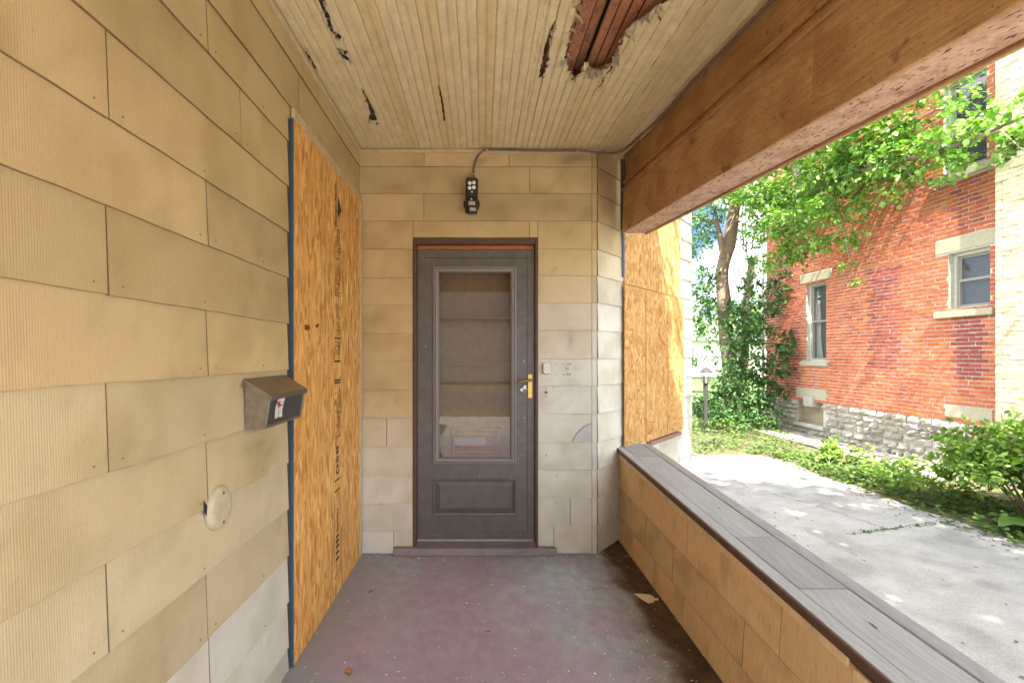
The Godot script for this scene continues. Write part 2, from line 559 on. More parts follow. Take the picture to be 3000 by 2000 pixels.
func build_ceiling() -> void:
	var ce := thing("ceiling", "cream beadboard porch ceiling with a torn hole showing old red boards", "ceiling", Vector3.ZERO, "", "structure")
	for h in HOLES:
		var p := PackedVector2Array()
		for q in h: p.append(Vector2(q[0], q[1]))
		hole_polys.append(p)
	var cm := mat(lin(0.83, 0.715, 0.46), 0.7, T.ceiling)
	var cm2 := mat(lin(0.77, 0.65, 0.41), 0.7, T.ceiling)
	var cm3 := mat(lin(0.80, 0.66, 0.39), 0.7, T.ceiling)
	var cm4 := mat(lin(0.86, 0.75, 0.51), 0.7, T.ceiling)
	var W := 0.0825
	var x0 := -0.866 - 0.065
	var nz := noise(81, 3.0, 2)
	for b in 25:
		var xa := x0 + W * b
		var xb := xa + W
		if xa > 1.08: break
		var fine := false
		for h in hole_polys:
			for q in h:
				if q.x > xa - 0.02 and q.x < xb + 0.02: fine = true
		if b in [14, 15, 16, 17, 18, 19]: fine = true
		# across: joint groove, flat, bead, flat, joint groove; heights are upward
		var prof := [[0.0, 0.005], [0.0022, 0.0008], [0.005, 0.0], [0.0365, 0.0], [0.0385, 0.0042], [0.0395, 0.0008], [0.0412, -0.0006], [0.043, 0.0008], [0.044, 0.0042], [0.046, 0.0], [0.0775, 0.0], [0.0803, 0.0012], [0.0825, 0.007]]
		if fine:
			var q2 := []
			for k in prof.size():
				q2.append(prof[k])
				if k in [2, 9]:
					for j in range(1, 7): q2.append([lerpf(prof[k][0], prof[k + 1][0], j / 7.0), 0.0])
			prof = q2
		var drop := rng.randf_range(-0.003, 0.002)
		var warp := rng.randf() * 30.0
		var ze := -3.60
		if xa > 0.74: ze = -3.60 - (xa - 0.70) * 1.35
		var zs := []
		var z := ze
		while z < 1.2:
			zs.append(z)
			var near_hole := fine and ((z < -1.25 and z > -2.72) or (z < -1.85 and z > -3.2 and xa < -0.1))
			z += 0.008 if near_hole else 0.12
		zs.append(1.2)
		var m := MB.new()
		var rows := []
		var uvs := []
		var uo := Vector2(rng.randf(), rng.randf())
		for zz in zs:
			var row := []
			var ur := []
			for p in prof:
				var x: float = xa + p[0]
				var y: float = ceil_y(x, zz) + p[1] + drop + 0.0025 * sin(zz * 2.3 + warp)
				if x > 0.25 and zz > -2.8 and zz < -0.9 and x < 0.85: y -= 0.006 * (0.5 + nz.get_noise_2d(x * 3.0, zz * 3.0))
				row.append(Vector3(x, y, zz))
				ur.append(Vector2(x * 1.4, zz * 0.45) + uo)
			rows.append(row); uvs.append(ur)
		m.grid(rows, Vector3.DOWN, uvs)
		if fine:
			var keep := PackedInt32Array()
			var jk := 1.0 if b >= 15 else 0.3
			for k in range(0, m.i.size(), 3):
				var c: Vector3 = (m.v[m.i[k]] + m.v[m.i[k + 1]] + m.v[m.i[k + 2]]) / 3.0
				var jx := jk * 0.012 * nz.get_noise_2d(c.z * 5.0, c.x * 5.0 + 7.0)
				var jz := jk * 0.022 * nz.get_noise_2d(c.x * 9.0 + 50.0, c.z * 4.0)
				if not in_hole(c.x + jx, c.z + jz): keep.append_array([m.i[k], m.i[k + 1], m.i[k + 2]])
			m.i = keep
		if m.i.size(): put("ceiling_board", m, [cm, cm2, cm3, cm, cm4][rng.randi() % 5], ce)
	# the older red boards above the hole, and the dark void behind them
	var rm := mat(lin(0.9, 0.88, 0.85), 0.75, T.red_wood)
	rm.uv1_scale = Vector3(4, 1, 1)
	var xs := [0.30, 0.352, 0.402, 0.470, 0.514, 0.556, 0.600, 0.645, 0.70, 0.76]
	var up := [0.028, 0.022, 0.026, 0.060, 0.030, 0.030, 0.026, 0.022, 0.028]
	for k in 9:
		var m := MB.new()
		m.turn = false
		var w: float = xs[k + 1] - xs[k] - 0.004
		if k == 2: w -= 0.008
		var y: float = ceil_y(xs[k] + w * 0.5, -1.9) + up[k] - 0.012
		var px: float = xs[k] + w * 0.5
		var sl := Basis(Vector3.RIGHT, atan(0.081 * pow((px + 0.866) / 1.9, 2.0))) * Basis(Vector3.BACK, rng.randf_range(-0.05, 0.05))
		m.us = 2.0
		m.uo = Vector2(rng.randf(), rng.randf())
		m.box(Transform3D(sl, Vector3(px, y + 0.03, -1.9)), Vector3(w, 0.014, 1.7), 0.003)
		put("old_board", m, rm, ce)
	var dk := mat(lin(0.03, 0.024, 0.02), 0.95)
	var m2 := MB.new()
	m2.bx(Vector3(-0.93, 2.93, -4.1), Vector3(1.3, 2.96, 1.25))
	put("roof_deck", m2, dk, ce)
	# dark sheets added above the left boards to keep their cracks dark
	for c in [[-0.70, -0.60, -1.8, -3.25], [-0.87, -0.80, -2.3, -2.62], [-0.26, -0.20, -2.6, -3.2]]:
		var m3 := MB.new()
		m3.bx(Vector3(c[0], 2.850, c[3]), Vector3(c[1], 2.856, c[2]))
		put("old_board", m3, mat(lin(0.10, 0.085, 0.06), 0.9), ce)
	# peeling flakes curling down along the torn edges
	var fl := [mat(lin(0.66, 0.54, 0.36), 0.7, T.ceiling), mat(lin(0.30, 0.26, 0.13), 0.8, T.grime), mat(lin(0.34, 0.32, 0.27), 0.8, T.grime)]
	for m in fl: m.cull_mode = BaseMaterial3D.CULL_DISABLED
	for hi in [0, 0, 0, 0, 1, 1, 2, 2, 2, 3, 3, 4, 4, 5, 5, 7]:
		var h: PackedVector2Array = hole_polys[hi]
		for k in h.size():
			var p := h[k].lerp(h[(k + 1) % h.size()], rng.randf())
			if p.y > -1.7: continue
			var cen := Vector2.ZERO
			for q in h: cen += q / h.size()
			var big: bool = hi == 0
			var dir := (cen - p).normalized() if rng.randf() < 0.6 else (p - cen).normalized()
			var L := rng.randf_range(0.02, 0.055) if big else rng.randf_range(0.010, 0.024)
			var Wd := rng.randf_range(0.012, 0.04) if big else rng.randf_range(0.006, 0.018)
			var sd := Vector2(-dir.y, dir.x)
			var rows := []
			var curl := rng.randf_range(0.5, 1.9)
			for a in 4:
				var f := a / 3.0
				var row := []
				for b in 4:
					var g := b / 3.0 - 0.5
					var taper := 1.0 - f * rng.randf_range(0.2, 0.7)
					var q := p + dir * (L * sin(f * curl) / curl) + sd * (Wd * g * taper)
					var y := ceil_y(q.x, q.y) - 0.004 - L * (1.0 - cos(f * curl)) / curl * 1.2 - 0.004 * g * g
					row.append(Vector3(q.x, y, q.y))
				rows.append(row)
			var m := MB.new()
			m.grid(rows, Vector3.DOWN)
			put("paint_flake", m, fl[0] if rng.randf() < 0.6 else fl[rng.randi_range(1, 2)], ce)
	# moulding round the edge of the ceiling
	var tm := mat(lin(0.62, 0.49, 0.30), 0.7, T.grime, null, 1.0, 0.7)
	var e1 := MB.new()
	e1.bx(Vector3(-0.868, 2.80, -3.56), Vector3(0.83, 2.826, -3.535), 0.006)
	put("edge_moulding", e1, tm, ce)
	var e2 := MB.new()
	e2.bx(Vector3(-0.870, 2.795, -3.53), Vector3(-0.842, 2.826, 1.2), 0.006)
	put("edge_moulding", e2, tm, ce)
	var pr := MB.new()
	pr.bx(Vector3(-1.1, 2.97, -3.9), Vector3(1.45, 3.12, 1.3), 0.01)
	var roof := put("porch_roof", pr, mat(lin(0.08, 0.075, 0.07), 0.9))
	tag(roof, "flat dark roof above the beadboard porch ceiling", "roof", "", "structure")

# ---------------------------------------------------------------- walls of the porch
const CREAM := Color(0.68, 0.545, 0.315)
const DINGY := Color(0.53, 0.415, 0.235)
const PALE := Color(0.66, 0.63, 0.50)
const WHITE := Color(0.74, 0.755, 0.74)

func build_side_wall() -> void:
	var w := thing("side_wall", "long cream shingled wall of the porch holding the mailbox", "wall", Vector3(WALLX, 0, -1.0), "", "structure")
	var core := MB.new()
	core.bx(Vector3(-0.25, -0.5, -2.6), Vector3(-0.006, 3.0, 2.7))
	put("wall_core", core, mat(lin(0.40, 0.31, 0.18), 0.9), w)
	var ys := [0.0, 0.10, 0.30, 0.504, 0.71, 0.915, 1.12, 1.325, 1.528, 1.731, 1.932, 2.133, 2.335, 2.50, 2.705, 2.82]
	# the joint of each course, metres ahead of the camera
	var joint := [1.4, 1.05, 1.6, 1.584, 1.163, 1.584, 1.163, 1.584, 1.163, 1.584, 1.163, 1.805, 1.584, 2.378, 1.2]
	for k in 15:
		var c := CREAM
		if k <= 2: c = WHITE * 0.97
		elif k == 3: c = DINGY.lerp(PALE, 0.5)
		elif k == 4: c = CREAM.lerp(PALE, 0.6)
		elif k == 5 or k == 6: c = CREAM.lerp(PALE, 0.35)
		var a: float = joint[k]
		var cuts := [-1.7, a - 2.44, a - 1.22, a, a + 1.22, a + 2.44, 3.55]
		var top := 3.55
		for j in cuts.size() - 1:
			var u0: float = maxf(cuts[j], -1.7)
			var u1: float = minf(cuts[j + 1], top)
			if u1 - u0 < 0.02: continue
			var cc := tone(c, 0.06)
			if (k == 9 and j == 3) or (k == 8 and j == 2) or (k == 8 and j == 3): cc = tone(DINGY.lerp(CREAM, 0.35), 0.02)
			if k == 13 or (k == 11 and j == 2): cc = tone(DINGY.lerp(CREAM, 0.5), 0.03)
			# u runs away from the camera
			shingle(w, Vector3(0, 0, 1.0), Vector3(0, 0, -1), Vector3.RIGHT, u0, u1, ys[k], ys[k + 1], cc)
	# nails along the lower edges
	var nm := MB.new()
	for k in range(2, 14):
		for off in [-0.045, 0.045, 0.40]:
			var zz: float = joint[k] + off
			nm.box(Transform3D(Basis(), Vector3(0.0108, ys[k] + 0.024, 1.0 - zz)), Vector3(0.003, 0.005, 0.005), 0.001)
	tag(put("nail_heads", nm, mat(lin(0.22, 0.17, 0.11), 0.6), w), "", "", "", "stuff")
	# broken corner of a shingle beside the round plate
	var hb := MB.new()
	hb.poly([Vector3(0.0125, 0.945, -0.556), Vector3(0.0125, 0.925, -0.572), Vector3(0.0125, 0.908, -0.580), Vector3(0.0125, 0.888, -0.582), Vector3(0.0125, 0.896, -0.566), Vector3(0.0125, 0.91, -0.557)], Vector3.RIGHT)
	put("broken_chip", hb, mat(lin(0.02, 0.02, 0.018), 0.95), w)

func build_end_wall() -> void:
	var w := thing("end_wall", "cream shingled end wall of the porch around the dark storm door", "wall", Vector3(0, 0, ENDZ), "", "structure")
	var cm := mat(lin(0.40, 0.31, 0.18), 0.9)
	for b in [[-1.1, -0.483, 0.0, 2.9], [0.386, 0.80, 0.0, 2.9], [-0.483, 0.386, 2.207, 2.9], [-1.1, 0.8, -0.5, 0.0]]:
		var core := MB.new()
		core.bx(Vector3(b[0], b[2], -0.2), Vector3(b[1], b[3], -0.006))
		put("wall_core", core, cm, w)
	var U := Vector3.RIGHT
	var N := Vector3.BACK
	var L := -0.862
	var R := 0.766
	var yt := [2.128, 2.325, 2.517, 2.705, 2.815]
	var jt := [[0.328], [-0.41], [0.331], [-0.407, 0.188]]
	for k in 4:
		var e := [L]
		e.append_array(jt[k]); e.append(R)
		for j in e.size() - 1:
			var c := tone(CREAM, 0.05)
			if k == 1 and j == 1: c = DINGY.lerp(CREAM, 0.3)
			if k == 2 and j == 0: c = tone(CREAM * 0.93, 0.03)
			if k == 0:
				# the course that the door frame cuts into
				for q in [[e[j], e[j + 1]]]:
					var u0: float = q[0]
					var u1: float = q[1]
					if j == 0:
						shingle(w, Vector3.ZERO, U, N, u0, -0.485, yt[0], yt[1], c)
						shingle(w, Vector3.ZERO, U, N, -0.485, u1, 2.209, yt[1], c)
					else:
						shingle(w, Vector3.ZERO, U, N, u0, 0.388, 2.209, yt[1], c)
						shingle(w, Vector3.ZERO, U, N, 0.388, u1, yt[0], yt[1], c)
			else:
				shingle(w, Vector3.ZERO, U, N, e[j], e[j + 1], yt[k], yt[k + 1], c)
	var yl := [0.005, 0.161, 0.350, 0.541, 0.751, 0.951, 1.146, 1.347, 1.541, 1.739, 1.930, 2.128]
	for k in 11:
		var c := CREAM
		c = WHITE.lerp(CREAM, smoothstep(0.5, 6.5, k + rng.randf_range(-0.4, 0.4)))  # cool low skylight painted in: courses whiten toward the floor
		if k == 4:
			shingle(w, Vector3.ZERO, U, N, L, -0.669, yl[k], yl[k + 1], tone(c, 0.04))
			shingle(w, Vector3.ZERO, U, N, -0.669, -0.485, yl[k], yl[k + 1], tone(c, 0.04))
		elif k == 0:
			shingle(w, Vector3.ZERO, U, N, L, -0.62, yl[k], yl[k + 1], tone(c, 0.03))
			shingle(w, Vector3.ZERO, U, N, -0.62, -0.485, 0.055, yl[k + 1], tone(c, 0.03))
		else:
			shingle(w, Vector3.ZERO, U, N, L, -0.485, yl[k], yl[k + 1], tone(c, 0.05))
	var yr := [0.005, 0.193, 0.393, 0.588, 0.779, 0.980, 1.175, 1.365, 1.562, 1.755, 1.945, 2.128]
	for k in 11:
		var c := CREAM
		c = (WHITE * 0.95).lerp(CREAM, smoothstep(5.5, 10.5, k + rng.randf_range(-0.4, 0.4)))  # same skylight fade put into the colour, starting higher up here
		var cuts := [0.388, R]
		if k == 1: cuts = [0.388, 0.614, R]
		if k == 0: cuts = [0.388, 0.50, R]
		for j in cuts.size() - 1:
			var y0: float = yr[k]
			if k == 0 and j == 0: y0 = 0.055
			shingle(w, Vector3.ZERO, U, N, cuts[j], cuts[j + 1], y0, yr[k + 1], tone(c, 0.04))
	# narrow corner pieces where the wall turns into the bay
	for k in 15:
		var y0: float = yr[k] if k < 11 else yt[k - 11]
		var y1: float = yr[k + 1] if k < 11 else yt[k - 10]
		var c := (WHITE * 0.97).lerp(CREAM, smoothstep(6.0, 11.0, k))  # corner colours carry the painted skylight fade too
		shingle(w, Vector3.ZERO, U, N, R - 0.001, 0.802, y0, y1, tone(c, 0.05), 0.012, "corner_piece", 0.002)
	# a shingle whose corner has cracked off and sits askew
	var cc := MB.new()
	cc.poly([Vector3(0.628, 0.783, 0.0125), Vector3(0.764, 0.783, 0.0125), Vector3(0.764, 0.907, 0.0075), Vector3(0.735, 0.900, 0.0078), Vector3(0.70, 0.880, 0.0088), Vector3(0.66, 0.838, 0.0105)], N)
	put("cracked_corner", cc, shingle_mat(WHITE * 0.66), w)
	var ck := MB.new()
	var arc := [Vector2(0.626, 0.783), Vector2(0.659, 0.839), Vector2(0.699, 0.882), Vector2(0.735, 0.903), Vector2(0.764, 0.910)]
	for k in 4:
		ck.poly([Vector3(arc[k].x, arc[k].y, 0.0128), Vector3(arc[k + 1].x, arc[k + 1].y, 0.0128), Vector3(arc[k + 1].x - 0.002, arc[k + 1].y + 0.003, 0.0128), Vector3(arc[k].x - 0.002, arc[k].y + 0.003, 0.0128)], N)
	put("crack", ck, mat(lin(0.12, 0.11, 0.10), 0.9), w)
	# screw holes and old paint marks beside the bell
	var dm := mat(lin(0.10, 0.085, 0.075), 0.8)
	for p in [[0.509, 1.326, 0.003], [0.561, 1.326, 0.003], [0.509, 1.256, 0.003], [0.566, 1.253, 0.0045], [0.4438, 1.129, 0.0095], [0.445, 1.155, 0.003], [0.489, 1.165, 0.004], [0.444, 1.10, 0.004], [0.52, 0.55, 0.004], [0.51, 0.36, 0.004], [0.445, 0.69, 0.005]]:
		var m := MB.new()
		var pr := []
		for j in 8: pr.append(Vector3(p[0] + p[2] * cos(TAU * j / 8), p[1] + p[2] * sin(TAU * j / 8), 0.0125))
		m.poly(pr, N)
		put("screw_hole", m, dm, w)
	var gm := mat(lin(0.40, 0.37, 0.33), 0.8)
	for p in [[0.606, 1.326, 0.016, 0.007], [0.594, 1.295, 0.010, 0.008], [0.602, 1.256, 0.018, 0.007]]:
		var m := MB.new()
		m.poly([Vector3(p[0] - p[2], p[1] - p[3], 0.0122), Vector3(p[0] + p[2], p[1] - p[3], 0.0122), Vector3(p[0] + p[2], p[1] + p[3], 0.0122), Vector3(p[0] - p[2], p[1] + p[3], 0.0122)], N)
		put("old_mark", m, gm, w)
	# sill plank across the foot of the door
	var s := MB.new()
	s.us = 1.0
	s.bx(Vector3(-0.617, 0.001, -0.02), Vector3(0.517, 0.05, 0.055), 0.006)
	put("sill_plank", s, mat(lin(0.52, 0.47, 0.47), 0.85, T.grey_wood), w)

const BAYA := Vector3(0.80, 0, -3.556)
const BAYU := Vector3(0.6353, 0, -0.7723)
const BAYN := Vector3(0.7723, 0, 0.6353)
func build_bay() -> void:
	var w := thing("bay_wall", "angled white shingled bay wall with a boarded window", "wall", BAYA, "", "structure")
	var core := MB.new()
	var B := Basis(BAYU, Vector3.UP, BAYN)
	core.box(Transform3D(B, BAYU * 1.03 + Vector3(0, 2.5, 0) - BAYN * 0.086), Vector3(2.08, 5.9, 0.16))
	put("wall_core", core, mat(lin(0.5, 0.46, 0.38), 0.9), w)
	var far := MB.new()
	far.bx(BAYU * 2.07 + Vector3(-0.3, -0.5, -3.0), BAYU * 2.07 + Vector3(0.0, 5.4, 0.0))
	put("far_wall", far, mat(lin(0.66, 0.65, 0.61), 0.8), w)
	var ys := [-0.40, -0.20, 0.005, 0.193, 0.393, 0.588, 0.779, 0.980, 1.175, 1.365, 1.562, 1.755, 1.945, 2.128, 2.325, 2.517, 2.705, 2.90, 3.10, 3.30, 3.5, 3.7, 3.9, 4.1, 4.3, 4.5, 4.7, 4.9, 5.1, 5.3]
	for k in ys.size() - 1:
		var j := 1.0 + 0.2 * (k % 2)
		var c := WHITE
		c = (WHITE * 1.06).lerp(CREAM, smoothstep(9.5, 14.5, k)) if k < 17 else WHITE  # warm light near the ceiling painted in by yellowing the upper courses
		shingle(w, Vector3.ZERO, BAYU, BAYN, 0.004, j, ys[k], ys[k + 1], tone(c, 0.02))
		shingle(w, Vector3.ZERO, BAYU, BAYN, j, 2.085, ys[k], ys[k + 1], tone(WHITE * 1.04, 0.02))
	# wooden sill showing under the boards
	var s := MB.new()
	s.box(Transform3D(B, BAYU * 1.25 + BAYN * 0.03 + Vector3(0, 0.655, 0)), Vector3(0.75, 0.03, 0.05), 0.004)
	put("window_sill", s, mat(lin(0.33, 0.2, 0.16), 0.8, T.grime, null, 1.0, 0.5), w)
	var osb := mat(Color(0.88, 0.86, 0.88), 0.8, T.osb)
	var osc := mat(Color(0.88, 0.86, 0.87), 0.8, T.osb_cross)
	var edge := mat(lin(0.10, 0.17, 0.24), 0.8)
	var defs := [["board_sheet", [0.42, 0.943, 1.204, 1.694], 1.932, 3.17, 0.016, osb, "upper strand board over the bay window, its top hidden by the beam"],
		["board_sheet", [0.383, 0.794, 1.30, 1.743], 0.68, 1.922, 0.034, osc, "lower strand board over the bay window, above the low wall cap"]]
	for d in defs:
		var t := thing(d[0], d[6], "board", BAYA + BAYU * d[1][0] + Vector3(0, d[2], 0), "boards over the bay window")
		for k in 3:
			var a: float = d[1][k] - d[1][0] + 0.0045
			var b: float = d[1][k + 1] - d[1][0] - 0.0045
			var m := MB.new()
			m.us = 0.80 if d[5] == osc else 0.62
			m.uo = Vector2(k * 0.37, k * 0.61)
			var bs := B * Basis(Vector3.UP, rng.randf_range(-0.006, 0.006))
			m.box(Transform3D(bs, BAYU * ((a + b) * 0.5) + BAYN * d[4] + Vector3(0, (d[3] - d[2]) * 0.5 + rng.randf_range(-0.002, 0.002), 0)), Vector3(b - a, d[3] - d[2], 0.012), 0.0012)
			put("board_strip", m, d[5], t)
		if d[2] > 1.5:
			var m := MB.new()
			m.box(Transform3D(B, BAYN * d[4] + Vector3(0, 0.6, 0) - BAYU * 0.012), Vector3(0.022, 1.1, 0.012))
			put("painted_edge", m, edge, t)

func build_side_board() -> void:
	var t := thing("board_sheet", "tall strand board with blue edges covering an opening in the side wall", "board", Vector3(WALLX + 0.012, 0.004, -2.87))
	var m := MB.new()
	m.bx(Vector3(0, 0, -0.61), Vector3(0.013, 2.44, 0.607))
	# whole sheet once over the texture
	for k in m.v.size():
		m.t[k] = Vector2((m.v[k].z + 0.61) / 1.22, 1.0 - m.v[k].y / 2.44)
	put("panel", m, mat(Color(0.97, 0.925, 0.86), 0.75, T.osb), t)
	var e := MB.new()
	e.bx(Vector3(0.0, 0, 0.6072), Vector3(0.0135, 2.44, 0.6125), 0.0008)
	put("painted_edge", e, mat(lin(0.035, 0.10, 0.19), 0.7, T.grime, null, 1.0, 0.4), t)
	# cream strips above and at the far side
	var tm := mat(lin(0.62, 0.50, 0.31), 0.7, T.grime, null, 1.0, 0.6)
	var s1 := MB.new()
	s1.bx(Vector3(-0.004, 2.446, -0.66), Vector3(0.013, 2.492, 0.60), 0.004)
	put("top_strip", s1, tm, t)
	var s2 := MB.new()
	s2.bx(Vector3(-0.004, 0.0, -0.66), Vector3(0.018, 2.444, -0.613), 0.003)
	put("side_strip", s2, tm, t)
	# dark gap strip at the near edge
	var s3 := MB.new()
	s3.bx(Vector3(-0.010, 0.0, 0.614), Vector3(0.0015, 2.43, 0.626))
	put("gap_strip", s3, mat(lin(0.06, 0.055, 0.05), 0.9), t)
	# black printing up the middle of the sheet, read sideways
	var ink := mat(lin(0.025, 0.022, 0.02), 0.8)
	var X := 0.0136
	var zc := -0.075
	var up := Basis(Vector3.UP, Vector3(0, 0, 1), Vector3.RIGHT)     # text runs upward, faces +x
	var words := [["Georgia-Pacific", 2.12, 2.373, 0.050, 0.035, true], ["Blue Ribbon", 0.36, 0.497, 0.05, 0.0, true], ["OSB", 0.69, 0.855, 0.07, 0.0, true]]
	for q in words:
		var tx := TextMesh.new()
		var sf := SystemFont.new()
		sf.font_names = PackedStringArray(["Droid Sans"])
		sf.font_italic = true
		sf.font_weight = 700
		tx.font = sf
		tx.text = q[0]
		tx.font_size = 48
		tx.pixel_size = 0.001
		tx.depth = 0.0006
		tx.horizontal_alignment = HORIZONTAL_ALIGNMENT_LEFT
		tx.vertical_alignment = VERTICAL_ALIGNMENT_CENTER
		var wd := maxf(tx.get_aabb().size.x, 0.05)
		var sc: float = (q[2] - q[1]) / wd
		var hs: float = q[3] / 0.036
		put("stamp_lettering", tx, ink, t, Transform3D(up * Basis.from_scale(Vector3(sc, -hs * 0.75 if false else hs * 0.75, 1.0)), Vector3(X, q[1], zc + q[4])))
	var im := MB.new()
	var rect := func(y0, y1, z0, z1):
		im.poly([Vector3(X, y0, zc + z0), Vector3(X, y1, zc + z0), Vector3(X, y1, zc + z1), Vector3(X, y0, zc + z1)], Vector3.RIGHT)
	# triangle emblem
	im.poly([Vector3(X, 2.18, zc - 0.005), Vector3(X, 2.31, zc - 0.005), Vector3(X, 2.245, zc - 0.085)], Vector3.RIGHT)
	# rows of small worn print
	for blk in [[1.93, 2.11, 4], [1.724, 1.90, 4], [1.494, 1.668, 3], [1.39, 1.46, 4], [1.044, 1.177, 4], [0.908, 1.026, 3]]:
		for rrow in blk[2]:
			var y: float = blk[0]
			while y < blk[1]:
				var l := rng.randf_range(0.006, 0.02)
				if rng.randf() < 0.8: rect.call(y, y + l, -0.05 + rrow * 0.026, -0.05 + rrow * 0.026 + rng.randf_range(0.009, 0.016))
				y += l + rng.randf_range(0.003, 0.008)
	for y in [1.478, 1.345, 1.222, 1.236, 0.66, 0.60]:
		rect.call(y, y + 0.009, -0.06, 0.06)
	# capsule outline round the lower print
	rect.call(0.16, 0.58, -0.055, -0.050)
	rect.call(0.16, 0.58, 0.055, 0.060)
	for y in [0.20, 0.235, 0.27, 0.30, 0.33]:
		rect.call(y, y + rng.randf_range(0.012, 0.024), -0.03, 0.03)
	im.poly([Vector3(X, 0.16, zc - 0.055), Vector3(X, 0.155, zc - 0.05), Vector3(X, 0.105, zc + 0.055), Vector3(X, 0.115, zc + 0.06)], Vector3.RIGHT)
	tag(put("stamp_print", im, ink, t), "", "", "", "stuff")
	var rd := MB.new()
	rd.poly([Vector3(X, 1.505, 0.47), Vector3(X, 1.505, 0.40), Vector3(X, 1.53, 0.40), Vector3(X, 1.53, 0.47)], Vector3.RIGHT)
	rd.poly([Vector3(X, 1.535, 0.32), Vector3(X, 1.55, 0.26), Vector3(X, 1.535, 0.26), Vector3(X, 1.52, 0.30)], Vector3.RIGHT)
	put("red_mark", rd, mat(lin(0.22, 0.03, 0.02), 0.7), t)

# ---------------------------------------------------------------- door
func mitred(m: MB, x0: float, x1: float, y0: float, y1: float, prof: Array) -> void:
	# prof: points (inset from the outer rectangle, z); quads between neighbours on four sides
	for k in prof.size() - 1:
		var a: Vector2 = prof[k]
		var b: Vector2 = prof[k + 1]
		var ra := [Vector3(x0 + a.x, y0 + a.x, a.y), Vector3(x1 - a.x, y0 + a.x, a.y), Vector3(x1 - a.x, y1 - a.x, a.y), Vector3(x0 + a.x, y1 - a.x, a.y)]
		var rb := [Vector3(x0 + b.x, y0 + b.x, b.y), Vector3(x1 - b.x, y0 + b.x, b.y), Vector3(x1 - b.x, y1 - b.x, b.y), Vector3(x0 + b.x, y1 - b.x, b.y)]
		var dirs := [Vector3.DOWN, Vector3.RIGHT, Vector3.UP, Vector3.LEFT]
		for s in 4:
			var e := (s + 1) % 4
			var dz := b.y - a.y
			var hint: Vector3 = Vector3(0, 0, 1) * absf(b.x - a.x) + dirs[s] * (-dz)
			m.poly([ra[s], ra[e], rb[e], rb[s]], hint)

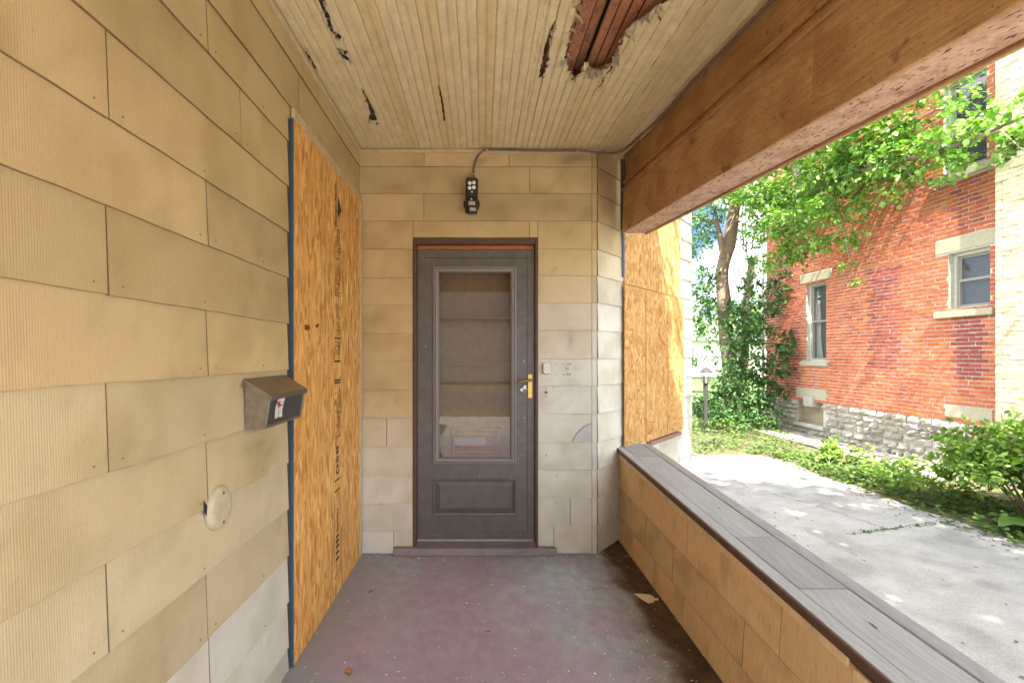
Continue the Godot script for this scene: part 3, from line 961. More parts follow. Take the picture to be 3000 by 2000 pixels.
func build_door() -> void:
	var t := thing("storm_door", "dark grey storm door with tall glass and brass handle", "door", Vector3(-0.0455, 0.05, ENDZ), "", "thing")
	var ox := 0.0455
	var brown := mat(lin(0.115, 0.058, 0.042), 0.6, T.grime, null, 1.0, 0.5)
	var leaf := mat(lin(0.130, 0.122, 0.118), 0.38, T.grime, T.rough, 0.03, 0.9)
	# frame
	for q in [[-0.483, -0.459, 0.05, 2.207], [0.368, 0.386, 0.05, 2.207], [-0.459, 0.368, 2.163, 2.207]]:
		var m := MB.new()
		m.bx(Vector3(q[0] + ox, q[2] - 0.05, -0.14), Vector3(q[1] + ox, q[3] - 0.05, 0.016), 0.003)
		put("frame", m, brown, t)
	var os := MB.new()
	os.bx(Vector3(-0.458 + ox, 2.081, -0.10), Vector3(0.367 + ox, 2.112, -0.03), 0.002)
	put("raw_wood_strip", os, mat(lin(0.50, 0.17, 0.06), 0.6, T.grime, null, 1.0, 0.3), t)
	var th := MB.new()
	th.bx(Vector3(-0.47 + ox, 0.0, -0.14), Vector3(0.375 + ox, 0.038, 0.012), 0.004)
	put("threshold", th, mat(lin(0.26, 0.21, 0.22), 0.6, T.grey_wood), t)
	var th2 := MB.new()
	th2.bx(Vector3(-0.455 + ox, 0.0385, -0.09), Vector3(0.36 + ox, 0.047, 0.004), 0.002)
	put("threshold_trim", th2, mat(lin(0.45, 0.44, 0.44), 0.4), t)
	# the leaf: stiles and rails round the glass and the lower panel; local z of the front = -0.012
	var zf := -0.012
	var X0 := -0.456 + ox
	var X1 := 0.365 + ox
	var gx0 := -0.347 + ox
	var gx1 := 0.237 + ox
	var gy0 := 0.626 - 0.05
	var gy1 := 2.012 - 0.05
	var py0 := 0.267 - 0.05
	var py1 := 0.520 - 0.05
	var parts := [["stile", X0, gx0, 0.05, 2.076], ["stile", gx1, X1, 0.05, 2.076], ["rail", gx0, gx1, gy1, 2.076], ["rail", gx0, gx1, py1, gy0], ["rail", gx0, gx1, 0.05, py0]]
	for q in parts:
		var m := MB.new()
		m.bx(Vector3(q[1], q[3], zf - 0.04), Vector3(q[2], q[4], zf), 0.0)
		put(q[0], m, leaf, t)
	var sk := MB.new()
	sk.bx(Vector3(X0 + 0.03, 0.052, zf), Vector3(X1 - 0.035, 0.098, zf + 0.004), 0.0015)
	put("sweep", sk, leaf, t)
	var ln := MB.new()
	ln.bx(Vector3(X1 - 0.052, 0.10, zf), Vector3(X1 - 0.048, 2.05, zf + 0.0025))
	ln.bx(Vector3(X0 + 0.05, 2.02, zf), Vector3(X1 - 0.053, 2.024, zf + 0.0025))
	put("seam", ln, mat(lin(0.05, 0.045, 0.042), 0.6), t)
	var gm := MB.new()
	mitred(gm, gx0, gx1, gy0, gy1, [Vector2(-0.002, zf), Vector2(0.0, zf + 0.010), Vector2(0.008, zf + 0.014), Vector2(0.014, zf + 0.007), Vector2(0.022, zf + 0.012), Vector2(0.034, zf + 0.008), Vector2(0.040, zf - 0.006), Vector2(0.043, zf - 0.02)])
	put("glass_moulding", gm, mat(lin(0.22, 0.205, 0.20), 0.4), t)
	var pm := MB.new()
	mitred(pm, gx0, gx1, py0, py1, [Vector2(-0.001, zf), Vector2(0.004, zf + 0.008), Vector2(0.012, zf + 0.006), Vector2(0.018, zf - 0.010), Vector2(0.050, zf + 0.004), Vector2(0.053, zf + 0.002)])
	pm.poly([Vector3(gx0 + 0.053, py0 + 0.053, zf + 0.002), Vector3(gx1 - 0.053, py0 + 0.053, zf + 0.002), Vector3(gx1 - 0.053, py1 - 0.053, zf + 0.002), Vector3(gx0 + 0.053, py1 - 0.053, zf + 0.002)], Vector3.BACK)
	put("raised_panel", pm, leaf, t)
	# pane and its two thin rails
	var glass := mat(Color(0.45, 0.42, 0.38, 0.05), 0.02)
	glass.transparency = BaseMaterial3D.TRANSPARENCY_ALPHA
	glass.metallic_specular = 1.0
	glass.clearcoat_enabled = true
	glass.clearcoat = 1.0
	glass.clearcoat_roughness = 0.02
	var pn := MB.new()
	pn.poly([Vector3(gx0 + 0.042, gy0 + 0.042, zf - 0.016), Vector3(gx1 - 0.042, gy0 + 0.042, zf - 0.016), Vector3(gx1 - 0.042, gy1 - 0.042, zf - 0.016), Vector3(gx0 + 0.042, gy1 - 0.042, zf - 0.016)], Vector3.BACK)
	put("glass_pane", pn, glass, t)
	for y in [1.598, 1.270]:
		var m := MB.new()
		m.bx(Vector3(gx0 + 0.044, y - 0.003, zf - 0.024), Vector3(gx1 - 0.044, y + 0.003, zf - 0.012), 0.001)
		put("glazing_bar", m, mat(lin(0.19, 0.15, 0.11), 0.5), t)
	# inner door behind the pane
	var inner := mat(lin(0.17, 0.11, 0.055), 0.55, T.grime, null, 1.0, 0.5)
	var id := MB.new()
	id.bx(Vector3(X0 + 0.02, 0.04, -0.19), Vector3(X1 - 0.02, 2.1, -0.13))
	mitred(id, gx0 + 0.12, gx1 - 0.10, gy0 + 0.05, gy0 + 0.24, [Vector2(0, -0.13), Vector2(0.008, -0.118), Vector2(0.02, -0.118), Vector2(0.03, -0.128), Vector2(0.06, -0.116)])
	id.poly([Vector3(gx0 + 0.18, gy0 + 0.11, -0.116), Vector3(gx1 - 0.16, gy0 + 0.11, -0.116), Vector3(gx1 - 0.16, gy0 + 0.18, -0.116), Vector3(gx0 + 0.18, gy0 + 0.18, -0.116)], Vector3.BACK)
	put("inner_door", id, inner, t)
	var ms := MB.new()
	ms.bx(Vector3(-0.205 + ox, 0.735 - 0.05, -0.112), Vector3(0.03 + ox, 0.80 - 0.05, -0.104), 0.006)
	put("mail_slot", ms, mat(lin(0.17, 0.165, 0.16), 0.35), t)
	# brass plate, lever, keys
	var brass := mat(lin(0.62, 0.42, 0.13), 0.35)
	brass.metallic = 0.75
	var bp := MB.new()
	bp.bx(Vector3(0.319 + ox, 1.088 - 0.05, zf), Vector3(0.351 + ox, 1.255 - 0.05, zf + 0.006), 0.002)
	var pl := put("handle_plate", bp, brass, t)
	var dull := mat(lin(0.36, 0.24, 0.12), 0.45)
	dull.metallic = 0.6
	var lv := MB.new()
	lv.lathe(Transform3D(Basis(Vector3.RIGHT, PI * 0.5), Vector3(0.337 + ox, 1.213 - 0.05, zf + 0.006)), [Vector2(0.012, 0), Vector2(0.012, 0.004), Vector2(0.008, 0.006), Vector2(0.008, 0.035), Vector2(0.0, 0.036)], 14)
	lv.tube([Vector3(0.337 + ox, 1.213 - 0.05, zf + 0.036), Vector3(0.315 + ox, 1.212 - 0.05, zf + 0.042), Vector3(0.285 + ox, 1.207 - 0.05, zf + 0.044), Vector3(0.255 + ox, 1.201 - 0.05, zf + 0.042), Vector3(0.243 + ox, 1.200 - 0.05, zf + 0.036)], [0.007, 0.008, 0.0095, 0.008, 0.005], 10)
	put("lever", lv, dull, pl)
	for k in 2:
		var m := MB.new()
		m.box(Transform3D(Basis(Vector3.BACK, -0.35 + k * 0.9) * Basis(Vector3.UP, 0.3), Vector3(0.296 + ox - k * 0.022, 1.165 - 0.05 - k * 0.018, zf + 0.022 + k * 0.004)), Vector3(0.020, 0.026 - k * 0.008, 0.0015))
		put("paper_tag", m, mat(lin(0.75, 0.75, 0.76), 0.7), t)
	var kr := MB.new()
	var ring := []
	for j in 13: ring.append(Vector3(0.295 + ox + 0.011 * cos(TAU * j / 12), 1.140 - 0.05 + 0.011 * sin(TAU * j / 12), zf + 0.02))
	kr.tube(ring, 0.0012, 5)
	kr.bx(Vector3(0.300 + ox, 1.150 - 0.05, zf + 0.016), Vector3(0.326 + ox, 1.154 - 0.05, zf + 0.019))
	put("key_ring", kr, mat(lin(0.5, 0.5, 0.5), 0.3), t)
	# chipped paint marks
	var ch := MB.new()
	for p in [[0.288, 1.345, 0.008, 0.007], [0.290, 0.948, 0.016, 0.0015], [0.27, 0.80, 0.003, 0.002], [0.25, 0.66, 0.003, 0.002], [-0.40, 1.45, 0.004, 0.012], [-0.42, 1.05, 0.002, 0.002], [0.30, 0.17, 0.003, 0.003], [0.19, 0.16, 0.003, 0.004], [0.05, 0.33, 0.002, 0.002], [-0.02, 0.545, 0.002, 0.014], [-0.41, 1.97, 0.002, 0.002], [0.33, 0.11, 0.004, 0.002], [0.10, 0.115, 0.004, 0.002], [-0.38, 0.125, 0.003, 0.003]]:
		for k in 2:
			var px: float = p[0] + ox + k * 0.004
			var py: float = p[1] - 0.05 + k * 0.003
			ch.poly([Vector3(px - p[2] * 0.5, py - p[3] * 0.5, zf + 0.0012 + k * 0.0004), Vector3(px + p[2] * 0.4, py - p[3] * 0.4, zf + 0.0012 + k * 0.0004), Vector3(px + p[2] * 0.5, py + p[3] * 0.5, zf + 0.0012 + k * 0.0004), Vector3(px - p[2] * 0.3, py + p[3] * 0.4, zf + 0.0012 + k * 0.0004)], Vector3.BACK)
	tag(put("paint_chips", ch, mat(lin(0.5, 0.49, 0.48), 0.7), t), "", "", "", "stuff")

# ---------------------------------------------------------------- low wall and beam
func cap_y(z: float) -> float:
	return 0.665 + 0.0445 * (-z - 3.1)

func build_low_wall() -> void:
	var t := thing("low_wall", "low tan clapboard wall under a wide grey wooden cap", "wall", Vector3(1.035, 0, -1.5), "", "thing")
	var O := Vector3(0, 0, 1.5)
	var m := MB.new()
	var zn := 1.0
	var zf := -3.93
	# body follows the sloping cap
	var a := [Vector3(0.006, -0.45, zf), Vector3(0.006, -0.45, zn), Vector3(0.006, cap_y(zn) - 0.035, zn), Vector3(0.006, cap_y(zf) - 0.035, zf)]
	var b := []
	for p in a: b.append(p + Vector3(0.225, 0, 0))
	m.poly([O + a[0], O + a[1], O + a[2], O + a[3]], Vector3.LEFT)
	m.poly([O + b[0], O + b[1], O + b[2], O + b[3]], Vector3.RIGHT)
	m.poly([O + a[0], O + b[0], O + b[3], O + a[3]], Vector3.FORWARD)
	m.poly([O + a[1], O + b[1], O + b[2], O + a[2]], Vector3.BACK)
	m.poly([O + a[3], O + b[3], O + b[2], O + a[2]], Vector3.UP)
	put("wall_core", m, mat(lin(0.36, 0.24, 0.12), 0.9, T.grime, null, 1.0, 0.6), t)
	var tm := [mat(lin(0.78, 0.59, 0.34), 0.75, T.tan), mat(lin(0.74, 0.55, 0.31), 0.75, T.tan), mat(lin(0.80, 0.585, 0.33), 0.75, T.tan), mat(lin(0.70, 0.53, 0.31), 0.75, T.tan)]
	for mm in tm: mm.vertex_color_use_as_albedo = true
	var fr := [0.0, 0.27, 0.61, 0.93]
	var joints := [[2.6, 1.3, -0.2], [3.2, 2.74, 2.0, 0.9, -0.1], [2.55, 1.75, 0.6, -0.4]]
	for k in 3:
		var e := [3.95]
		e.append_array(joints[k]); e.append(-1.0)
		for j in e.size() - 1:
			var s := MB.new()
			var S := 6
			var lo := []; var hi := []; var bk := []; var ul := []; var uh := []
			var ph := rng.randf() * 20.0
			var uo := Vector2(rng.randf(), rng.randf())
			for q in S + 1:
				var z: float = -lerpf(e[j] - 0.002, e[j + 1] + 0.002, float(q) / S)
				var top := cap_y(z) - 0.035
				var y0: float = top * fr[k] + 0.0015 * sin(z * 6.0 + ph)
				var y1: float = top * fr[k + 1] + 0.012
				lo.append(O + Vector3(-0.013 + 0.001 * sin(z * 7.0 + ph), y0, z))
				bk.append(O + Vector3(0.004, y0, z))
				hi.append(O + Vector3(-0.001, y1, z))
				ul.append(Vector2(z, -y0) * 1.1 + uo); uh.append(Vector2(z, -y1) * 1.1 + uo)
			var md := []; var um := []
			for q in S + 1:
				md.append(lo[q].lerp(hi[q], 0.025)); um.append(ul[q].lerp(uh[q], 0.025))
			s.grid([lo, md, hi], Vector3.LEFT, [ul, um, uh])
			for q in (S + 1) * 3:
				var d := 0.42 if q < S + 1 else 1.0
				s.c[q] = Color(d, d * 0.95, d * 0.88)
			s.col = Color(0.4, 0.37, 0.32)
			s.grid([lo, bk], Vector3.DOWN, [ul, ul])
			s.poly([lo[0], hi[0], hi[0] + Vector3(0.008, 0, 0), bk[0]], Vector3.FORWARD)
			s.poly([lo[S], hi[S], hi[S] + Vector3(0.008, 0, 0), bk[S]], Vector3.BACK)
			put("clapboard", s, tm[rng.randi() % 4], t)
	# frieze strips under the cap; the near one has slipped and leaves a dark slot
	var sl := atan(0.0445)
	var fm := mat(lin(0.82, 0.62, 0.37), 0.7, T.tan)
	for q in [[3.93, 2.62, 0.0], [2.62, 1.42, 0.0], [1.40, -1.0, -0.022]]:
		var zc: float = -(q[0] + q[1]) * 0.5
		var s := MB.new()
		s.us = 0.9
		s.box(Transform3D(Basis(Vector3.RIGHT, sl), O + Vector3(-0.010, cap_y(zc) - 0.055 + q[2], zc)), Vector3(0.010, 0.036, q[0] - q[1] - 0.003), 0.0012)
		put("frieze_strip", s, fm, t)
	# cap: a brown front edge, an inlaid plank run between two borders
	var gw := mat(lin(0.66, 0.67, 0.67), 0.65, T.grey_wood)
	var gw2 := mat(lin(0.56, 0.555, 0.565), 0.65, T.grey_wood)
	gw.uv1_scale = Vector3(0.6, 2.4, 1)
	gw2.uv1_scale = Vector3(0.6, 2.4, 1)
	var edge := mat(lin(0.115, 0.055, 0.038), 0.6, T.grime, null, 1.0, 0.5)
	var lay := func(called, x0, x1, z0, z1, h, mm, ch, drop):
		var zc: float = -(z0 + z1) * 0.5
		var s := MB.new()
		s.turn = true
		s.us = 0.85
		s.uo = Vector2(rng.randf() * 3.0, -x0 + 0.02)
		s.box(Transform3D(Basis(Vector3.RIGHT, sl), O + Vector3((x0 + x1) * 0.5, cap_y(zc) - h * 0.5 - drop, zc)), Vector3(x1 - x0, h, z0 - z1), ch)
		put(called, s, mm, t)
	var ed := MB.new()
	ed.box(Transform3D(Basis(Vector3.RIGHT, sl), O + Vector3(-0.0235, cap_y(-1.48) - 0.0195, -1.48)), Vector3(0.010, 0.032, 4.92), 0.004)
	put("cap_edge", ed, edge, t)
	lay.call("cap_board", -0.019, 0.034, 3.94, -1.0, 0.034, gw, 0.002, 0.0015)
	lay.call("cap_board", 0.0355, 0.2, 3.94, 3.55, 0.034, gw2, 0.002, 0.001)
	lay.call("cap_board", 0.0355, 0.2, 3.547, 2.15, 0.034, gw, 0.002, 0.003)
	lay.call("cap_board", 0.0355, 0.2, 2.147, 1.72, 0.034, gw2, 0.002, 0.001)
	lay.call("cap_board", 0.0355, 0.2, 1.717, -1.0, 0.034, gw, 0.002, 0.003)
	lay.call("cap_board", 0.2015, 0.262, 3.94, -1.0, 0.034, gw2, 0.004, 0.0)
	# knot and small cracks in the near plank
	var kn := MB.new()
	for p in [[0.105, 1.18, 0.010, 0.006], [0.12, 1.50, 0.003, 0.02], [0.08, 1.95, 0.006, 0.010], [0.13, 2.5, 0.005, 0.008]]:
		var pts := []
		for j in 8: pts.append(O + Vector3(p[0] + p[2] * cos(TAU * j / 8), cap_y(-p[1]) - 0.0012, -p[1] + p[3] * sin(TAU * j / 8)))
		kn.poly(pts, Vector3.UP)
	put("knots", kn, mat(lin(0.07, 0.065, 0.06), 0.8), t)

func build_beam() -> void:
	var t := thing("porch_beam", "heavy brown painted beam over the porch opening", "beam", Vector3(1.035, 2.29, -3.76), "", "thing")
	var sl := atan(0.0757)
	var bm := mat(Color(1, 1, 1), 0.6, T.beam)
	var bm2 := mat(Color(0.94, 0.92, 0.88), 0.6, T.beam)
	bm.uv1_scale = Vector3(1, 2, 1)
	bm2.uv1_scale = Vector3(1, 2, 1)
	var um := mat(Color(0.97, 0.97, 0.97), 0.8, T.beam_under, T.rough, 0.25)
	um.uv1_scale = Vector3(0.8, 3.2, 1)
	var B := Basis(Vector3.RIGHT, sl)
	var L := 4.95
	var dark := mat(lin(0.10, 0.05, 0.03), 0.8)
	var seg := func(called, x0, x1, y0, y1, mm, ch, tilt, us):
		var s := MB.new()
		s.us = us
		s.turn = false
		var bb := Basis(Vector3.RIGHT, sl + tilt)
		s.uo = Vector2(0.3 + y0, y1)
		s.box(Transform3D(bb, Vector3(0, 0, 0) + bb * Vector3((x0 + x1) * 0.5, (y0 + y1) * 0.5, L * 0.5)), Vector3(x1 - x0, y1 - y0, L), ch)
		put(called, s, mm, t)
	seg.call("lower_board", 0.0, 0.02, 0.012, 0.300, bm, 0.003, 0.008, 0.7)
	seg.call("upper_board", 0.012, 0.03, 0.30, 0.575, bm2, 0.002, 0.0, 0.7)
	seg.call("ledge_moulding", -0.014, 0.015, 0.300, 0.322, bm2, 0.006, 0.010, 0.7)
	seg.call("crown_strip", -0.012, 0.02, 0.545, 0.575, bm2, 0.006, 0.0, 0.7)
	seg.call("cove_strip", -0.002, 0.02, 0.350, 0.385, bm2, 0.007, 0.008, 0.7)
	seg.call("core", 0.021, 0.165, 0.02, 0.575, dark, 0.0, 0.0, 0.7)
	seg.call("outer_board", 0.166, 0.186, -0.012, 0.575, bm, 0.004, 0.0, 0.7)
	# underside board, grain along the beam
	var s := MB.new()
	s.turn = true
	s.us = 1.1
	s.box(Transform3D(B, B * Vector3(0.083, 0.006, L * 0.5)), Vector3(0.163, 0.013, L), 0.002)
	put("soffit_board", s, um, t)
	# thin dark board added in place of the stain at the beam end
	var e := MB.new()
	e.bx(Vector3(-0.006, 0.03, -0.028), Vector3(0.05, 0.575, -0.002), 0.004)
	put("stain_board", e, mat(lin(0.10, 0.06, 0.038), 0.9), t)
	# front beam and post, behind the camera
	var f := thing("front_beam", "brown beam across the front of the porch", "beam", Vector3(0, 2.2, 1.07))
	var fb := MB.new()
	fb.bx(Vector3(-0.86, 0.22, 0.0), Vector3(1.03, 0.75, 0.12), 0.004)
	put("beam_box", fb, bm, f)
	var p := thing("porch_post", "brown square post at the front corner of the porch", "post", Vector3(1.16, 0, 1.1))
	var pp := MB.new()
	pp.bx(Vector3(-0.09, 0.0, -0.09), Vector3(0.09, 2.02, 0.09), 0.004)
	put("shaft", pp, bm, p)

# ---------------------------------------------------------------- small things on the porch
func build_mailbox() -> void:
	var t := thing("mailbox", "brushed steel mailbox with a slanted lid and a sticker on its front", "mailbox", Vector3(WALLX + 0.012, 1.123, -2.008))
	var steel := mat(lin(0.36, 0.33, 0.29), 0.38, T.grime, null, 1.0, 0.25)
	steel.metallic = 0.85
	var dark := mat(lin(0.085, 0.09, 0.10), 0.4)
	dark.metallic = 0.4
	var h := 0.18
	var z0 := -0.182
	var z1 := 0.182
	# side profile (x out of the wall, y up)
	var pr := [Vector2(0, 0), Vector2(0.066, 0), Vector2(0.085, 0.118), Vector2(0.0, 0.174)]
	var m := MB.new()
	for zz in [z0, z1]:
		var pts := []
		for p in pr: pts.append(Vector3(p.x, p.y, zz))
		m.poly(pts, Vector3(0, 0, signf(zz)))
	for k in 4:
		var a: Vector2 = pr[k]
		var b: Vector2 = pr[(k + 1) % 4]
		m.poly([Vector3(a.x, a.y, z0), Vector3(a.x, a.y, z1), Vector3(b.x, b.y, z1), Vector3(b.x, b.y, z0)], Vector3(b.y - a.y, a.x - b.x, 0))
	put("body", m, steel, t)
	# folded front flanges
	var n := Vector3(0.118, -0.019, 0).normalized()
	var along := Vector3(0.019, 0.118, 0).normalized()
	var B := Basis(n, along, Vector3(0, 0, 1))
	var fl := MB.new()
	for q in [[-0.176, 0.012], [0.176, 0.012]]:
		fl.box(Transform3D(B, Vector3(0.0755, 0.059, q[0]) + n * 0.003), Vector3(0.007, 0.118, q[1]), 0.002)
	fl.box(Transform3D(B, Vector3(0.0675, 0.008, 0) + n * 0.003), Vector3(0.006, 0.014, 0.34), 0.002)
	put("front_flange", fl, steel, t)
	var pn := MB.new()
	pn.box(Transform3D(B, Vector3(0.0762, 0.063, 0) + n * 0.001), Vector3(0.003, 0.094, 0.338))
	put("front_panel", pn, dark, t)
	# lid
	var ld := MB.new()
	var d := Vector3(0.094, -0.060, 0)
	var ln := Vector3(0.060, 0.094, 0).normalized()
	var LB := Basis(d.normalized(), ln, Vector3(0, 0, 1).normalized())
	ld.box(Transform3D(LB, Vector3(0.0, 0.180, 0) + d * 0.5 + ln * 0.001), Vector3(d.length(), 0.003, 0.376), 0.001)
	ld.box(Transform3D(B, Vector3(0.0945, 0.1115, 0)), Vector3(0.003, 0.018, 0.376), 0.001)
	for zz in [-0.187, 0.187]:
		ld.box(Transform3D(LB, Vector3(0.0, 0.174, zz) + d * 0.5), Vector3(d.length(), 0.014, 0.002), 0.0005)
	put("lid", ld, steel, t)
	# sticker, its corner curling
	var st := MB.new()
	var rows := []
	for a in 5:
		var row := []
		for b in 4:
			var p := Vector3(0.0762, 0.063, 0) + along * (-0.034 + 0.073 * b / 3.0) + Vector3(0, 0, 0.112 - 0.070 * a / 4.0) + n * (0.0035 + 0.004 * pow(absf(b / 3.0 - 0.5) * 2.0, 2.0) * (1.0 if a == 0 or a == 4 else 0.25))
			row.append(p)
		rows.append(row)
	st.grid(rows, n)
	var wm := mat(lin(0.72, 0.70, 0.69), 0.6)
	wm.cull_mode = BaseMaterial3D.CULL_DISABLED
	var s := put("sticker", st, wm, t)
	var print_at := func(called, c, list):
		var q := MB.new()
		for r in list:
			q.box(Transform3D(B, Vector3(0.0762, 0.063, 0) + along * r[1] + Vector3(0, 0, r[0]) + n * 0.0068), Vector3(0.0008, r[3], r[2]))
		put(called, q, mat(c, 0.6), s)
	print_at.call("red_print", lin(0.62, 0.03, 0.05), [[0.072, 0.014, 0.020, 0.009], [0.103, 0.026, 0.010, 0.012], [0.075, -0.030, 0.026, 0.002]])
	print_at.call("dark_print", lin(0.10, 0.05, 0.06), [[0.089, 0.016, 0.008, 0.022], [0.086, 0.027, 0.004, 0.010]])
	print_at.call("grey_print", lin(0.40, 0.38, 0.42), [[0.076, 0.026, 0.018, 0.002], [0.078, -0.004, 0.026, 0.002], [0.078, -0.010, 0.022, 0.002], [0.078, -0.016, 0.020, 0.002], [0.078, -0.022, 0.012, 0.002]])
	# rust run on the wall by its corner
	var r := MB.new()
	r.poly([Vector3(0.0012, 0.150, 0.186), Vector3(0.0012, 0.150, 0.203), Vector3(0.0012, 0.163, 0.205), Vector3(0.0012, 0.166, 0.188)], Vector3.RIGHT)
	put("rust_stain", r, mat(lin(0.28, 0.11, 0.04), 0.9), t)

func build_plate() -> void:
	var t := thing("cover_plate", "round cream cover plate screwed low on the side wall", "cover plate", Vector3(WALLX + 0.010, 0.897, -1.643))
	var X := Transform3D(Basis(Vector3.BACK, -PI * 0.5), Vector3.ZERO)
	var m := MB.new()
	m.lathe(X, [Vector2(0.071, -0.004), Vector2(0.071, 0.003), Vector2(0.069, 0.009), Vector2(0.064, 0.014), Vector2(0.056, 0.0175), Vector2(0.045, 0.0185), Vector2(0.02, 0.019), Vector2(0.0, 0.019)], 40)
	put("disc", m, mat(lin(0.60, 0.54, 0.38), 0.45, T.grime, null, 1.0, 0.3), t)
	var sm := mat(lin(0.16, 0.15, 0.14), 0.4)
	sm.metallic = 0.6
	for y in [0.047, -0.047]:
		var s := MB.new()
		s.lathe(Transform3D(Basis(Vector3.BACK, -PI * 0.5), Vector3(0.0182, y, 0.0)), [Vector2(0.0052, 0), Vector2(0.0048, 0.002), Vector2(0.0, 0.0026)], 12)
		put("screw", s, sm, t)

func build_light() -> void:
	var t := thing("security_light", "black cylindrical security light with four white lamps above the door", "wall light", Vector3(-0.075, 2.44, ENDZ + 0.006))
	var blk := mat(lin(0.018, 0.017, 0.016), 0.35)
	var F := Basis(Vector3.RIGHT, PI * 0.5)
	var p := MB.new()
	p.lathe(Transform3D(F, Vector3.ZERO), [Vector2(0.057, 0), Vector2(0.057, 0.012), Vector2(0.05, 0.020), Vector2(0.03, 0.024), Vector2(0.026, 0.04), Vector2(0.0, 0.042)], 28)
	put("mount", p, blk, t)
	var lean := Basis(Vector3.BACK, -0.03) * Basis(Vector3.RIGHT, 0.06)
	var ax := Transform3D(lean, Vector3(0.0, 0, 0.075))
	var b := MB.new()
	b.lathe(ax * Transform3D(Basis(), Vector3(0, -0.083, 0)), [Vector2(0.0, 0), Vector2(0.036, 0.0), Vector2(0.0415, 0.005), Vector2(0.042, 0.100), Vector2(0.040, 0.106), Vector2(0.0, 0.106)], 28)
	put("sensor_body", b, blk, t)
	# upper housing: a cylinder with a flat lamp face cut into it
	var u := MB.new()
	var rows := []
	var cen := []
	for y in [0.0235, 0.027, 0.146, 0.152]:
		var row := []
		for j in 33:
			var a := TAU * j / 32.0
			var r := 0.042 if y > 0.024 and y < 0.15 else 0.039
			var q := Vector3(r * cos(a), y, r * sin(a))
			if y < 0.15 and y > 0.03 or y < 0.03: q.z = minf(q.z, 0.028)
			row.append(ax * q)
		rows.append(row)
		cen.append(ax * Vector3(0, y, 0))
	u.grid(rows, cen)
	u.poly(rows[3].slice(0, 32), Vector3.UP)
	u.poly(rows[0].slice(0, 32), Vector3.DOWN)
	put("lamp_housing", u, blk, t)
	var lm := mat(lin(0.80, 0.80, 0.78), 0.3)
	for k in 4:
		var l := MB.new()
		var c := Vector3(-0.0145 + 0.029 * (k % 2), 0.083 + 0.032 * (k / 2) + (0.004 if k % 2 else 0.0), 0.0275)
		l.lathe(ax * Transform3D(F, c), [Vector2(0.0128, 0), Vector2(0.0128, 0.002), Vector2(0.0115, 0.003), Vector2(0.007, 0.0042), Vector2(0.0, 0.0048)], 18)
		put("lamp", l, lm, t)
	for q in [[0.003, 0.057, 0.029], [0.0, 0.006, 0.043]]:
		var l := MB.new()
		l.lathe(ax * Transform3D(F, Vector3(q[0], q[1], q[2] - 0.002)), [Vector2(0.0055, 0), Vector2(0.005, 0.003), Vector2(0.0, 0.004)], 12)
		put("sensor_eye", l, lm, t)
	for q in [[-0.034, -0.008, -0.5, 0.75], [-0.072, -0.050, -0.1, 1.0]]:
		var l := MB.new()
		var rr := []
		for y in [q[0], q[1]]:
			var row := []
			for j in 9:
				var a: float = lerpf(q[2] if q[2] < -0.3 else -0.25, q[3], j / 8.0) * 0.9
				row.append(ax * Vector3(0.0425 * sin(a), y, 0.0425 * cos(a)))
			rr.append(row)
		l.grid(rr, Vector3.BACK)
		put("sensor_window", l, mat(lin(0.40, 0.40, 0.40), 0.4), t)
	# cable and its clips, along the ceiling edge and the top of the beam
	var c := thing("cable", "brown cable clipped along the ceiling edge from the light to the beam", "cable", Vector3(-0.062, 2.60, ENDZ + 0.02))
	var pts := []
	var raw := [Vector3(-0.062, 2.585, -3.47), Vector3(-0.062, 2.64, -3.535), Vector3(-0.060, 2.69, -3.538), Vector3(-0.050, 2.735, -3.537), Vector3(-0.030, 2.775, -3.533), Vector3(0.0, 2.803, -3.528), Vector3(0.03, 2.812, -3.527), Vector3(0.20, 2.811, -3.526), Vector3(0.42, 2.806, -3.526), Vector3(0.66, 2.807, -3.526), Vector3(0.80, 2.798, -3.53), Vector3(0.93, 2.790, -3.52), Vector3(0.99, 2.795, -3.40), Vector3(1.012, 2.79, -3.22), Vector3(1.022, 2.770, -3.05), Vector3(1.018, 2.735, -2.75), Vector3(1.005, 2.700, -2.45), Vector3(1.018, 2.685, -2.2), Vector3(1.022, 2.655, -1.9), Vector3(1.022, 2.60, -1.4), Vector3(1.022, 2.55, -0.9)]
	var cv := Curve3D.new()
	for k in raw.size():
		var tg: Vector3 = (raw[mini(k + 1, raw.size() - 1)] - raw[maxi(k - 1, 0)]) / 6.0
		cv.add_point(raw[k] - c.position, -tg, tg)
	cv.bake_interval = 0.025
	for q in cv.get_baked_points(): pts.append(q)
	var cm := MB.new()
	cm.tube(pts, 0.0075, 8)
	put("wire", cm, mat(lin(0.17, 0.12, 0.085), 0.6), c)
	var clip := mat(lin(0.40, 0.37, 0.33), 0.4)
	for q in [[Vector3(-0.062, 2.645, -3.535), 0], [Vector3(0.032, 2.812, -3.527), 1], [Vector3(0.66, 2.807, -3.526), 1], [Vector3(1.016, 2.783, -3.16), 2]]:
		var m := MB.new()
		var s := Vector3(0.026, 0.010, 0.020) if q[1] == 0 else (Vector3(0.011, 0.026, 0.020) if q[1] == 1 else Vector3(0.014, 0.018, 0.010))
		m.box(Transform3D(Basis(), q[0] - c.position), s, 0.002)
		put("clip", m, clip, c)

